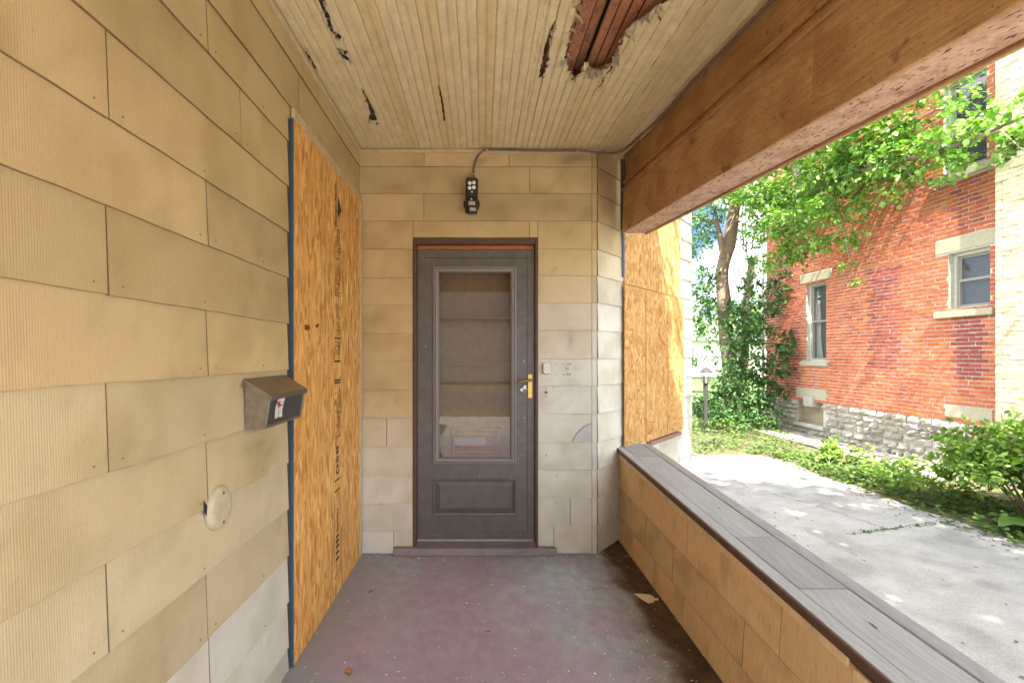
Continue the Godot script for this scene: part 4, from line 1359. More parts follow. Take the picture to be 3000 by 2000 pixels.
func build_bell() -> void:
	var t := thing("doorbell", "white wireless doorbell button beside the door", "doorbell", Vector3(0.4456, 1.296, ENDZ + 0.010))
	var wm := mat(lin(0.72, 0.70, 0.66), 0.4)
	var m := MB.new()
	m.box(Transform3D(Basis(), Vector3(-0.003, -0.002, 0.006)), Vector3(0.050, 0.074, 0.012), 0.004)
	put("backing", m, mat(lin(0.50, 0.40, 0.27), 0.5), t)
	var b := MB.new()
	var pr := []
	for j in 32:
		var a := TAU * j / 32.0
		var cx := signf(cos(a)) * pow(absf(cos(a)), 0.45) * 0.0235
		var cy := signf(sin(a)) * pow(absf(sin(a)), 0.45) * 0.0365
		pr.append(Vector2(cx, cy))
	var rows := []
	for z in [0.012, 0.020, 0.0235]:
		var row := []
		var k := 1.0 if z < 0.021 else 0.90
		for j in 33: row.append(Vector3(pr[j % 32].x * k, pr[j % 32].y * k, z))
		rows.append(row)
	b.grid(rows, [Vector3(0, 0, 0.01), Vector3(0, 0, 0.01), Vector3(0, 0, 0.0)])
	b.poly(rows[2].slice(0, 32), Vector3.BACK)
	put("body", b, wm, t)
	var r := MB.new()
	r.lathe(Transform3D(Basis(Vector3.RIGHT, PI * 0.5), Vector3(0, 0.0, 0.0236)), [Vector2(0.0165, 0), Vector2(0.016, 0.0008), Vector2(0.0145, 0.0008), Vector2(0.014, 0)], 28)
	put("ring", r, mat(lin(0.33, 0.34, 0.33), 0.4), t)
	var k := MB.new()
	k.lathe(Transform3D(Basis(Vector3.RIGHT, PI * 0.5), Vector3(0, 0, 0.0236)), [Vector2(0.0135, 0), Vector2(0.012, 0.0012), Vector2(0.0, 0.0016)], 24)
	put("button", k, wm, t)

func build_floor() -> void:
	var t := thing("floor", "worn grey porch floor with old maroon paint and a brown edge of stain and painted shade", "floor", Vector3.ZERO, "", "structure")
	var m := MB.new()
	m.bx(Vector3(-0.95, -0.42, -4.25), Vector3(1.28, 0.0, 1.7), 0.004)
	for k in m.v.size():
		m.t[k] = Vector2((m.v[k].x + 0.90) / 2.1, (m.v[k].z + 4.3) / 2.6)
	put("slab", m, mat(Color(1, 1, 1), 0.85, T.floor, T.rough, 0.35), t)
	# crumbs of paint and grit
	var g := MB.new()
	for k in 620:
		var x := rng.randf_range(-0.84, 1.02)
		var z := rng.randf_range(-3.8, -2.0)
		if k % 3 == 0: x = clampf(0.72 + rng.randfn() * 0.16, -0.8, 1.02)
		if k % 5 == 0: z = -3.52 + absf(rng.randfn()) * 0.04
		var s := rng.randf_range(0.0016, 0.0048) * (1.6 if rng.randf() < 0.06 else 1.0)
		var a := rng.randf() * TAU
		var pts := []
		for j in 4:
			var b := a + j * 1.57 + rng.randf_range(-0.4, 0.4)
			pts.append(Vector3(x + s * cos(b) * rng.randf_range(0.6, 1.3), 0.0015 + rng.randf() * 0.002, z + s * sin(b) * rng.randf_range(0.6, 1.5)))
		g.poly(pts, Vector3.UP)
	tag(put("paint_crumbs", g, mat(lin(0.86, 0.83, 0.77), 0.8)), "pale paint crumbs and grit strewn over the porch floor", "debris", "", "stuff")
	var g2 := MB.new()
	for k in 260:
		var x := rng.randf_range(-0.84, 1.02)
		var z := rng.randf_range(-3.7, -2.0)
		if k % 2 == 0: z = -3.52 + absf(rng.randfn()) * 0.07
		var s := rng.randf_range(0.001, 0.004)
		var a := rng.randf() * TAU
		var pts := []
		for j in 4: pts.append(Vector3(x + s * cos(a + j * 1.57), 0.001 + 0.003 * rng.randf(), z + s * 0.6 * sin(a + j * 1.57)))
		g2.poly(pts, Vector3.UP)
	tag(put("dirt_crumbs", g2, mat(lin(0.09, 0.06, 0.04), 0.9)), "dark dirt crumbs along the foot of the door and floor", "debris", "", "stuff")
	# big flake of cream paint: three broken pieces
	var cm := mat(lin(0.86, 0.72, 0.48), 0.7)
	var fdef := [[[[-0.062, -0.066], [0.022, -0.056], [0.040, -0.026], [0.034, 0.010], [0.016, 0.040], [-0.016, 0.050], [-0.036, 0.012]], "large torn flake of cream paint lying on the dark brown floor edge"],
		[[[0.034, -0.006], [0.058, -0.010], [0.052, 0.016], [0.032, 0.018]], "small square chip of cream paint beside the large flake"]]
	for q in fdef:
		var o := Vector3(0.945, 0.003, -2.89)
		var m3 := MB.new()
		var top := []
		for p in q[0]: top.append(Vector3(p[0], 0.002, p[1]))
		var bot := []
		for p in top: bot.append(p - Vector3(0, 0.0018, 0))
		m3.poly(top, Vector3.UP)
		m3.poly(bot, Vector3.DOWN)
		for k in top.size():
			var e := (k + 1) % top.size()
			m3.poly([top[k], top[e], bot[e], bot[k]], (top[k] + top[e]) * Vector3(1, 0, 1))
		tag(put("paint_flake", m3, cm, self, Transform3D(Basis(), o - Vector3(0, 0.001, 0))), q[1], "paint flake")
	# dry leaves
	var ld := [[-0.585, -2.23, 0.030, 0.4, lin(0.40, 0.19, 0.07), "curled tan leaf near the strand board on the floor"], [-0.475, -3.46, 0.022, 1.9, lin(0.30, 0.16, 0.08), "crumpled tan leaf below the left door sill"],
		[-0.655, -2.98, 0.022, 2.6, lin(0.22, 0.10, 0.06), "dark brown leaf lying nearest the strand board's foot"], [0.70, -2.13, 0.022, 0.9, lin(0.45, 0.2, 0.08), "orange leaf on the brown strip nearest the camera"],
		[-0.40, -3.515, 0.012, 0.2, lin(0.30, 0.06, 0.04), "tiny red leaf on the door sill's foot"], [0.30, -2.2, 0.011, 0.2, lin(0.42, 0.2, 0.1), "small orange leaf scrap in the middle of the floor"],
		[0.022, -2.55, 0.016, 1.5, lin(0.05, 0.04, 0.04), "short black twig scrap in the middle of the floor"]]
	for q in ld:
		var rows := []
		for a in 5:
			var f := a / 4.0
			var wd: float = q[2] * 0.5 * sin(PI * clampf(f * 0.92 + 0.06, 0, 1)) * (0.2 if q[5].contains("twig") else 1.0)
			var row := []
			for b in 3:
				var s := (b - 1.0)
				row.append(Vector3(s * wd, 0.002 + 0.22 * q[2] * absf(s) * f + 0.10 * q[2] * sin(f * 5.0), (f - 0.5) * q[2] * 1.9))
			rows.append(row)
		var lm := MB.new()
		lm.grid(rows, Vector3.UP)
		var mm := mat(q[4], 0.7)
		mm.cull_mode = BaseMaterial3D.CULL_DISABLED
		tag(put("dry_leaf" if not q[5].contains("twig") else "twig", lm, mm, self, Transform3D(Basis(Vector3.UP, q[3]), Vector3(q[0], 0.001, q[1]))), q[5], "leaf" if not q[5].contains("twig") else "twig")

# ---------------------------------------------------------------- brick house
const WZ0 := -13.42
const WZ1 := -7.31
const FOUND := 0.33
var openings := [[-8.165, -7.50, 2.10, 3.01], [-8.26, -7.55, 4.28, 5.76], [-11.76, -11.08, 1.245, 3.03], [-12.2, -11.5, 4.50, 5.95]]
func brick_shape(v: int, len: float, hgt: float) -> MB:
	# faces -x; origin at the middle of the wall plane; z along, y up
	var r := RandomNumberGenerator.new()
	r.seed = 900 + v
	var m := MB.new()
	var rows := []
	for a in 3:
		var row := []
		for b in 4:
			var y := (a / 2.0 - 0.5) * hgt
			var z := (b / 3.0 - 0.5) * len
			var edge := a != 1 or b == 0 or b == 3
			row.append(Vector3(-r.randf_range(0.000, 0.004) - (0.0 if edge else r.randf_range(0.001, 0.006)), y + (r.randf_range(-0.0025, 0.0025) if edge else 0.0), z + (r.randf_range(-0.004, 0.004) if edge else 0.0)))
		rows.append(row)
	m.grid(rows, Vector3.LEFT)
	var D := Vector3(0.02, 0, 0)
	for b in 3:
		m.poly([rows[0][b], rows[0][b + 1], rows[0][b + 1] + D, rows[0][b] + D], Vector3.DOWN)
		m.poly([rows[2][b], rows[2][b + 1], rows[2][b + 1] + D, rows[2][b] + D], Vector3.UP)
	for a in 2:
		m.poly([rows[a][0], rows[a + 1][0], rows[a + 1][0] + D, rows[a][0] + D], Vector3.FORWARD)
		m.poly([rows[a][3], rows[a + 1][3], rows[a + 1][3] + D, rows[a][3] + D], Vector3.BACK)
	return m

# rectangles of a wall at x = X with holes left open
func holed(m: MB, X: float, z0: float, z1: float, y0: float, y1: float, holes: Array) -> void:
	var zs := [z0, z1]
	var ys := [y0, y1]
	for h in holes:
		zs.append_array([h[0], h[1]]); ys.append_array([h[2], h[3]])
	zs.sort(); ys.sort()
	for a in zs.size() - 1:
		for b in ys.size() - 1:
			var c := Vector2((zs[a] + zs[a + 1]) * 0.5, (ys[b] + ys[b + 1]) * 0.5)
			if zs[a + 1] - zs[a] < 1e-4 or ys[b + 1] - ys[b] < 1e-4: continue
			var inside := false
			for h in holes:
				if c.x > h[0] and c.x < h[1] and c.y > h[2] and c.y < h[3]: inside = true
			if c.x < z0 or c.x > z1 or c.y < y0 or c.y > y1: inside = true
			if not inside: m.poly([Vector3(X, ys[b], zs[a]), Vector3(X, ys[b + 1], zs[a]), Vector3(X, ys[b + 1], zs[a + 1]), Vector3(X, ys[b], zs[a + 1])], Vector3.LEFT)

func build_brick_house() -> void:
	var H := thing("brick_house", "old red brick house with a rough grey stone foundation across the driveway", "house", Vector3(BRX, GROUND, -10.0))
	var off := Transform3D(Basis(), -H.position)
	var mortar := mat(lin(0.66, 0.62, 0.58), 0.95, T.grime, T.rough, 0.8, 0.5)
	var blocks := []
	for o in openings: blocks.append(o)
	# stone lintels, sills and blocks: z0, z1, y0, y1, proud
	var trims := [["lintel", -8.40, -7.37, 3.03, 3.25, 0.012], ["window_sill", -8.38, -7.41, 1.985, 2.09, 0.06], ["lintel", -8.42, -7.42, 5.78, 6.0, 0.012], ["window_sill", -8.40, -7.42, 4.16, 4.27, 0.06],
		["lintel", -11.97, -10.9, 3.05, 3.25, 0.014], ["window_sill", -11.92, -10.98, 1.145, 1.24, 0.06], ["window_sill", -12.35, -11.4, 4.39, 4.49, 0.06], ["lintel", -12.35, -11.4, 5.97, 6.17, 0.012], ["stone_block", -8.22, -7.45, 0.40, 0.585, 0.012], ["lintel", -12.13, -11.06, 0.42, 0.63, 0.012]]
	for q in trims: blocks.append([q[1], q[2], q[3], q[4]])
	var wall := MB.new()
	holed(wall, BRX + 0.003, WZ0, WZ1 - 0.0, FOUND, 7.6, openings)
	# back of the wall and the far corner, closed box behind
	wall.poly([Vector3(BRX + 0.009, FOUND, WZ0), Vector3(BRX + 0.009, 7.6, WZ0), Vector3(16, 7.6, WZ0), Vector3(16, FOUND, WZ0)], Vector3.FORWARD)
	wall.poly([Vector3(BRX + 0.009, 7.6, WZ0), Vector3(BRX + 0.009, 7.6, WZ1), Vector3(16, 7.6, WZ1), Vector3(16, 7.6, WZ0)], Vector3.UP)
	wall.poly([Vector3(16, GROUND, WZ0), Vector3(16, 7.6, WZ0), Vector3(16, 7.6, WZ1), Vector3(16, GROUND, WZ1)], Vector3.RIGHT)
	put("wall", wall, mortar, H, off)
	# bricks: common bond, a header course every sixth
	var cols := [Color(0.58, 0.155, 0.062), Color(0.63, 0.20, 0.085), Color(0.52, 0.125, 0.06), Color(0.42, 0.10, 0.07), Color(0.55, 0.18, 0.10), Color(0.33, 0.08, 0.07)]
	var bmats := []
	for c in cols: bmats.append(mat(c.linear_to_srgb(), 0.9, T.grime, T.rough, 0.7, 0.25))
	var vm := mat(Color(1, 1, 1), 0.9, T.grime, T.rough, 0.7, 0.25)
	vm.vertex_color_use_as_albedo = true
	var course := 0.0667
	var shapes := []
	var heads := []
	for v in 6:
		shapes.append(brick_shape(v, 0.195, course - 0.0135))
		heads.append(brick_shape(20 + v, 0.092, course - 0.0135))
	var list := []
	var rows := int((7.58 - FOUND) / course)
	for k in rows:
		var y := FOUND + course * (k + 0.5)
		var header := k % 6 == 4
		var z := WZ1 - (0.0 if k % 2 == 0 else 0.104)
		if header: z = WZ1 - 0.052
		while z > WZ0 + 0.05:
			var L := 0.104 if header else 0.207
			var c := z - L * 0.5
			z -= L
			var za := c - L * 0.5
			var zb := c + L * 0.5
			for o in blocks:
				if y > o[2] and y < o[3] and zb > o[0] and za < o[1]:
					if za < o[0]: zb = o[0]
					elif zb > o[1]: za = o[1]
					else: zb = za
			za = maxf(za, WZ0)
			if zb - za < 0.035: continue
			c = (za + zb) * 0.5
			var stretch := (zb - za - 0.012) / (L - 0.012)
			var ci := [0, 0, 1, 0, 2, 4, 1, 0, 2, 0, 1, 4][rng.randi() % 12] as int
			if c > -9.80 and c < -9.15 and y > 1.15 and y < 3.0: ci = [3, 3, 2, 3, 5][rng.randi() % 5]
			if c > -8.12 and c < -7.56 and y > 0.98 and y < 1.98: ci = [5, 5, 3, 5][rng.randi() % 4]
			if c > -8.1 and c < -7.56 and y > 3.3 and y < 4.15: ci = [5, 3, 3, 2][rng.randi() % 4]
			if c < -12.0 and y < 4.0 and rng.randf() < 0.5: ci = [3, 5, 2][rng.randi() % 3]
			var d := Vector3(BRX, y - EYE, c).length()
			var seen := y < 6.0 and y > 0.3
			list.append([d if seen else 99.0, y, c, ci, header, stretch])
	list.sort_custom(func(a, b): return a[0] < b[0])
	var rest := MB.new()
	var sm := []
	var hm := []
	for v in 6:
		sm.append(shapes[v].done()); hm.append(heads[v].done())
	for k in list.size():
		var q: Array = list[k]
		var v := rng.randi() % 6
		var jig := Vector3(rng.randf_range(-0.004, 0.002), rng.randf_range(-0.002, 0.002), rng.randf_range(-0.004, 0.004))
		var b := Basis(Vector3.UP, rng.randf_range(-0.012, 0.012)) * Basis(Vector3.RIGHT, rng.randf_range(-0.01, 0.01)) * Basis(Vector3.BACK, rng.randf_range(-0.03, 0.03)) * Basis.from_scale(Vector3(1, 1, q[5]))
		var xf := Transform3D(b, Vector3(BRX, q[1], q[2]) + jig)
		if k < 300:
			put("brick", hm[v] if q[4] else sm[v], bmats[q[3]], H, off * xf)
		else:
			var src: MB = heads[v] if q[4] else shapes[v]
			var base := rest.v.size()
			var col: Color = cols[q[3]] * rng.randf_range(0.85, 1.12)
			for j in src.v.size():
				rest.v.append(xf * src.v[j]); rest.n.append(b * src.n[j]); rest.t.append(src.t[j]); rest.c.append(col)
			for j in src.i: rest.i.append(base + j)
	tag(put("bricks", rest, vm, H, off), "", "", "", "stuff")
	# stone trims
	var stone := mat(lin(0.50, 0.47, 0.36), 0.9, T.grime, T.rough, 0.6, 0.35)
	for q in trims:
		var m := MB.new()
		m.bx(Vector3(BRX - q[5], q[3], q[1]), Vector3(BRX + 0.15, q[4], q[2]), 0.006)
		put(q[0], m, stone, H, off)
	# windows
	var wmat := mat(lin(0.58, 0.57, 0.53), 0.6, T.grime, null, 1.0, 0.4)
	var sash := mat(lin(0.30, 0.28, 0.26), 0.6)
	var dark := mat(lin(0.045, 0.05, 0.052), 0.8)
	var pane := mat(Color(0.6, 0.65, 0.66, 0.12), 0.03)
	pane.transparency = BaseMaterial3D.TRANSPARENCY_ALPHA
	pane.metallic_specular = 0.8
	var blind := mat(lin(0.20, 0.20, 0.195), 0.7)
	var curtain := mat(lin(0.34, 0.33, 0.31), 0.9)
	for w in openings.size():
		var o: Array = openings[w]
		var rv := MB.new()
		var z0: float = o[0]; var z1: float = o[1]; var y0: float = o[2]; var y1: float = o[3]
		for zz in [z0, z1]:
			rv.poly([Vector3(BRX + 0.009, y0, zz), Vector3(BRX + 0.009, y1, zz), Vector3(BRX + 0.3, y1, zz), Vector3(BRX + 0.3, y0, zz)], Vector3(0, 0, 1 if zz == z0 else -1))
		rv.poly([Vector3(BRX + 0.009, y1, z0), Vector3(BRX + 0.3, y1, z0), Vector3(BRX + 0.3, y1, z1), Vector3(BRX + 0.009, y1, z1)], Vector3.DOWN)
		rv.poly([Vector3(BRX + 0.009, y0, z0), Vector3(BRX + 0.3, y0, z0), Vector3(BRX + 0.3, y0, z1), Vector3(BRX + 0.009, y0, z1)], Vector3.UP)
		rv.poly([Vector3(BRX + 0.3, y0, z0), Vector3(BRX + 0.3, y1, z0), Vector3(BRX + 0.3, y1, z1), Vector3(BRX + 0.3, y0, z1)], Vector3.LEFT)
		put("window_reveal", rv, mortar, H, off)
		var xw := BRX + 0.075
		var fr := MB.new()
		var t := 0.055
		fr.bx(Vector3(xw, y0, z0), Vector3(xw + 0.09, y1, z0 + t), 0.004)
		fr.bx(Vector3(xw, y0, z1 - t), Vector3(xw + 0.09, y1, z1), 0.004)
		fr.bx(Vector3(xw, y1 - t, z0 + t), Vector3(xw + 0.09, y1, z1 - t), 0.004)
		fr.bx(Vector3(xw, y0, z0 + t), Vector3(xw + 0.09, y0 + t * 0.8, z1 - t), 0.004)
		var wn := put("window", fr, wmat, H, off)
		var mid := (y0 + y1) * 0.5
		for part in 2:
			var a := mid if part else y0 + t * 0.8
			var b := y1 - t if part else mid + 0.03
			var xs := xw + (0.045 if part else 0.025)
			var s := MB.new()
			var e := 0.038
			s.bx(Vector3(xs, a, z0 + t), Vector3(xs + 0.02, b, z0 + t + e), 0.002)
			s.bx(Vector3(xs, a, z1 - t - e), Vector3(xs + 0.02, b, z1 - t), 0.002)
			s.bx(Vector3(xs, b - e, z0 + t + e), Vector3(xs + 0.02, b, z1 - t - e), 0.002)
			s.bx(Vector3(xs, a, z0 + t + e), Vector3(xs + 0.02, a + e, z1 - t - e), 0.002)
			put("sash", s, sash, wn)
			var p := MB.new()
			p.poly([Vector3(xs + 0.01, a + e, z0 + t + e), Vector3(xs + 0.01, b - e, z0 + t + e), Vector3(xs + 0.01, b - e, z1 - t - e), Vector3(xs + 0.01, a + e, z1 - t - e)], Vector3.LEFT)
			put("pane", p, pane, wn)
		var bk := MB.new()
		bk.bx(Vector3(BRX + 0.22, y0, z0), Vector3(BRX + 0.23, y1, z1))
		put("dark_room", bk, dark, wn)
		if w < 2:
			var bl := MB.new()
			var y: float = y0 + 0.07
			while y < y1 - 0.07:
				bl.box(Transform3D(Basis(Vector3.BACK, 0.5), Vector3(BRX + 0.185, y, (z0 + z1) * 0.5)), Vector3(0.022, 0.0015, z1 - z0 - 0.15))
				y += 0.024
			put("blind", bl, blind, wn)
		elif w == 2:
			var cu := MB.new()
			var rr := []
			for yy in [y0 + 0.06, y0 + 0.5, y0 + 1.0, y0 + 1.35]:
				var row := []
				for j in 9:
					var f := j / 8.0
					row.append(Vector3(BRX + 0.19 + 0.012 * sin(f * 20.0), yy, z0 + 0.06 + f * (0.22 - 0.10 * (yy - y0) / 1.4 + 0.02 * sin(yy * 6.0))))
				rr.append(row)
			cu.grid(rr, Vector3.LEFT)
			put("curtain", cu, curtain, wn)
	# rubble foundation: uneven stones laid in rough courses
	var smats := []
	for c in [Color(0.46, 0.44, 0.41), Color(0.54, 0.52, 0.49), Color(0.36, 0.345, 0.32), Color(0.50, 0.455, 0.39)]:
		smats.append(mat(c.linear_to_srgb(), 0.95, T.grime, T.rough, 1.2, 0.3))
	var niche := [-12.05, -11.2, -0.19, 0.42]
	var back := MB.new()
	holed(back, BRX + 0.02, WZ0, WZ1, GROUND - 0.3, FOUND, [niche])
	put("foundation_bed", back, mortar, H, off)
	var y := GROUND - 0.05
	var row := 0
	while y < FOUND - 0.02:
		var hgt := minf(rng.randf_range(0.095, 0.155), FOUND - y)
		if FOUND - (y + hgt) < 0.06: hgt = FOUND - y
		var z := WZ1 - rng.randf() * 0.1
		while z > WZ0:
			var L := rng.randf_range(0.13, 0.36)
			var c := z - L * 0.5
			z -= L
			if c < WZ0 + 0.05: continue
			if c + L * 0.4 > niche[0] and c - L * 0.4 < niche[1] and y + hgt * 0.7 > niche[2] and y < niche[3]: continue
			var m := MB.new()
			var rr := []
			var A := 4
			var Bn := 5
			var tl := rng.randf_range(-0.012, 0.012)
			for a in A:
				var rw := []
				for b in Bn:
					var e := a == 0 or a == A - 1 or b == 0 or b == Bn - 1
					var yy := y + hgt * a / (A - 1.0) + tl * (b / (Bn - 1.0) - 0.5) * 2.0
					var zz := c + (b / (Bn - 1.0) - 0.5) * (L - 0.012)
					if a == 0: yy += 0.006 + rng.randf() * 0.008
					if a == A - 1: yy -= rng.randf() * 0.014
					var out := rng.randf_range(0.0, 0.018) if e else rng.randf_range(0.012, 0.085)
					rw.append(Vector3(BRX - out + (0.014 if e else 0.0), yy + (0.0 if e else rng.randf_range(-0.01, 0.01)), zz + (rng.randf_range(-0.008, 0.008))))
				rr.append(rw)
			m.grid(rr, Vector3.LEFT)
			# flat facets read as broken stone
			var f := MB.new()
			for k in range(0, m.i.size(), 3): f.poly([m.v[m.i[k]], m.v[m.i[k + 1]], m.v[m.i[k + 2]]], Vector3.LEFT)
			put("stone", f, smats[rng.randi() % 4], H, off)
		y += hgt
		row += 1
	# walled-up basement opening
	var nb := MB.new()
	nb.poly([Vector3(BRX + 0.13, niche[2], niche[0]), Vector3(BRX + 0.13, niche[3], niche[0]), Vector3(BRX + 0.13, niche[3], niche[1]), Vector3(BRX + 0.13, niche[2], niche[1])], Vector3.LEFT)
	for zz in [niche[0], niche[1]]:
		nb.poly([Vector3(BRX - 0.0, niche[2], zz), Vector3(BRX - 0.0, niche[3], zz), Vector3(BRX + 0.13, niche[3], zz), Vector3(BRX + 0.13, niche[2], zz)], Vector3(0, 0, 1 if zz == niche[0] else -1))
	nb.poly([Vector3(BRX, niche[2], niche[0]), Vector3(BRX + 0.13, niche[2], niche[0]), Vector3(BRX + 0.13, niche[2], niche[1]), Vector3(BRX, niche[2], niche[1])], Vector3.UP)
	put("basement_infill", nb, mat(lin(0.42, 0.36, 0.26), 0.95, T.grime, T.rough, 0.8, 0.6), H, off)
	var ns := MB.new()
	ns.bx(Vector3(BRX - 0.07, -0.27, -12.16), Vector3(BRX + 0.12, -0.188, -11.08), 0.01)
	put("window_sill", ns, mat(lin(0.55, 0.54, 0.51), 0.9, T.grime, T.rough, 0.8, 0.3), H, off)
	var pt := MB.new()
	pt.bx(Vector3(BRX - 0.02, GROUND, WZ0 - 0.02), Vector3(BRX + 0.05, FOUND - 0.03, WZ0 + 0.62), 0.02)
	put("plaster_patch", pt, mat(lin(0.44, 0.41, 0.34), 0.95, T.grime, T.rough, 1.6, 0.5), H, off)
	var ds := MB.new()
	ds.tube([Vector3(BRX - 0.05, 0.2, WZ0 - 0.06), Vector3(BRX - 0.05, 6.0, WZ0 - 0.06)], 0.04, 8)
	put("downspout", ds, mat(lin(0.62, 0.62, 0.6), 0.5), H, off)
	# grey meter box in the opening
	var bx := thing("meter_box", "small grey metal box mounted in the walled-up basement opening", "electrical box", Vector3(BRX + 0.0, 0.215, -11.62))
	var b1 := MB.new()
	b1.bx(Vector3(-0.06, 0.0, -0.17), Vector3(0.13, 0.235, 0.17), 0.006)
	put("case", b1, mat(lin(0.50, 0.50, 0.49), 0.5, T.grime, null, 1.0, 0.3), bx)
	var b2 := MB.new()
	b2.lathe(Transform3D(Basis(Vector3.BACK, PI * 0.5), Vector3(-0.06, 0.10, 0.0)), [Vector2(0.014, 0), Vector2(0.013, 0.006), Vector2(0, 0.007)], 12)
	put("knob", b2, mat(lin(0.25, 0.25, 0.25), 0.4), bx)

	# cream brick wing: nearer the street and a little proud
	var C := thing("cream_house", "cream painted brick wing standing just right of the red brick wall", "house", Vector3(BRX - 0.12, GROUND, -5.0))
	var off2 := Transform3D(Basis(), -C.position)
	var cw := MB.new()
	cw.bx(Vector3(BRX - 0.114, GROUND - 0.3, WZ1 + 0.008), Vector3(16, 8.5, -0.5))
	put("wall", cw, mat(lin(0.44, 0.39, 0.30), 0.95, T.grime, T.rough, 0.6, 0.5), C, off2)
	var cc := [Color(0.66, 0.595, 0.455), Color(0.70, 0.655, 0.53), Color(0.60, 0.53, 0.39), Color(0.67, 0.625, 0.50)]
	var cmats := []
	for c in cc: cmats.append(mat(c.linear_to_srgb(), 0.85, T.grime, T.rough, 0.4, 0.25))
	var crest := MB.new()
	var slim := []
	var slimm := []
	for v in 6:
		slim.append(brick_shape(40 + v, 0.203, course - 0.004)); slimm.append(slim[v].done())
	var n := 0
	for k in int((8.3 - GROUND) / course):
		var yy := GROUND + course * (k + 0.5)
		var z := WZ1 + (0.003 if k % 2 == 0 else -0.101)
		while z < -2.2:
			z += 0.207
			var c := z - 0.1035
			var cut := 1.0
			if c - 0.1035 < WZ1 - 0.004:
				cut = 0.49
				c = WZ1 + 0.053
			var v := rng.randi() % 6
			var xf := Transform3D(Basis(Vector3.BACK, rng.randf_range(-0.02, 0.02)) * Basis.from_scale(Vector3(0.6, 1, cut)), Vector3(BRX - 0.118 + rng.randf_range(-0.003, 0.003), yy, c))
			if c < -6.6 and yy > 0.1 and yy < 6.2 and n < 290:
				put("brick", slimm[v], cmats[rng.randi() % 4], C, off2 * xf)
				n += 1
			else:
				var base := crest.v.size()
				var col: Color = cc[rng.randi() % 4] * rng.randf_range(0.92, 1.05)
				for j in slim[v].v.size():
					crest.v.append(xf * slim[v].v[j]); crest.n.append(slim[v].n[j]); crest.t.append(slim[v].t[j]); crest.c.append(col)
				for j in slim[v].i: crest.i.append(base + j)
	tag(put("bricks", crest, vm, C, off2), "", "", "", "stuff")

# ---------------------------------------------------------------- ground
func sheet(called: String, pts: Array, y: float, m: Material, label: String, thick := 0.0) -> MeshInstance3D:
	var s := MB.new()
	var top := []
	for p in pts: top.append(Vector3(p[0], y, p[1]))
	s.poly(top, Vector3.UP)
	if thick > 0.0:
		for k in top.size():
			var e := (k + 1) % top.size()
			var mid: Vector3 = (top[k] + top[e]) * 0.5
			var c := Vector3.ZERO
			for p in top: c += p / top.size()
			s.poly([top[k], top[e], top[e] - Vector3(0, thick, 0), top[k] - Vector3(0, thick, 0)], mid - c)
	var o := put(called, s, m)
	tag(o, label, called.replace("_", " "), "", "structure")
	return o

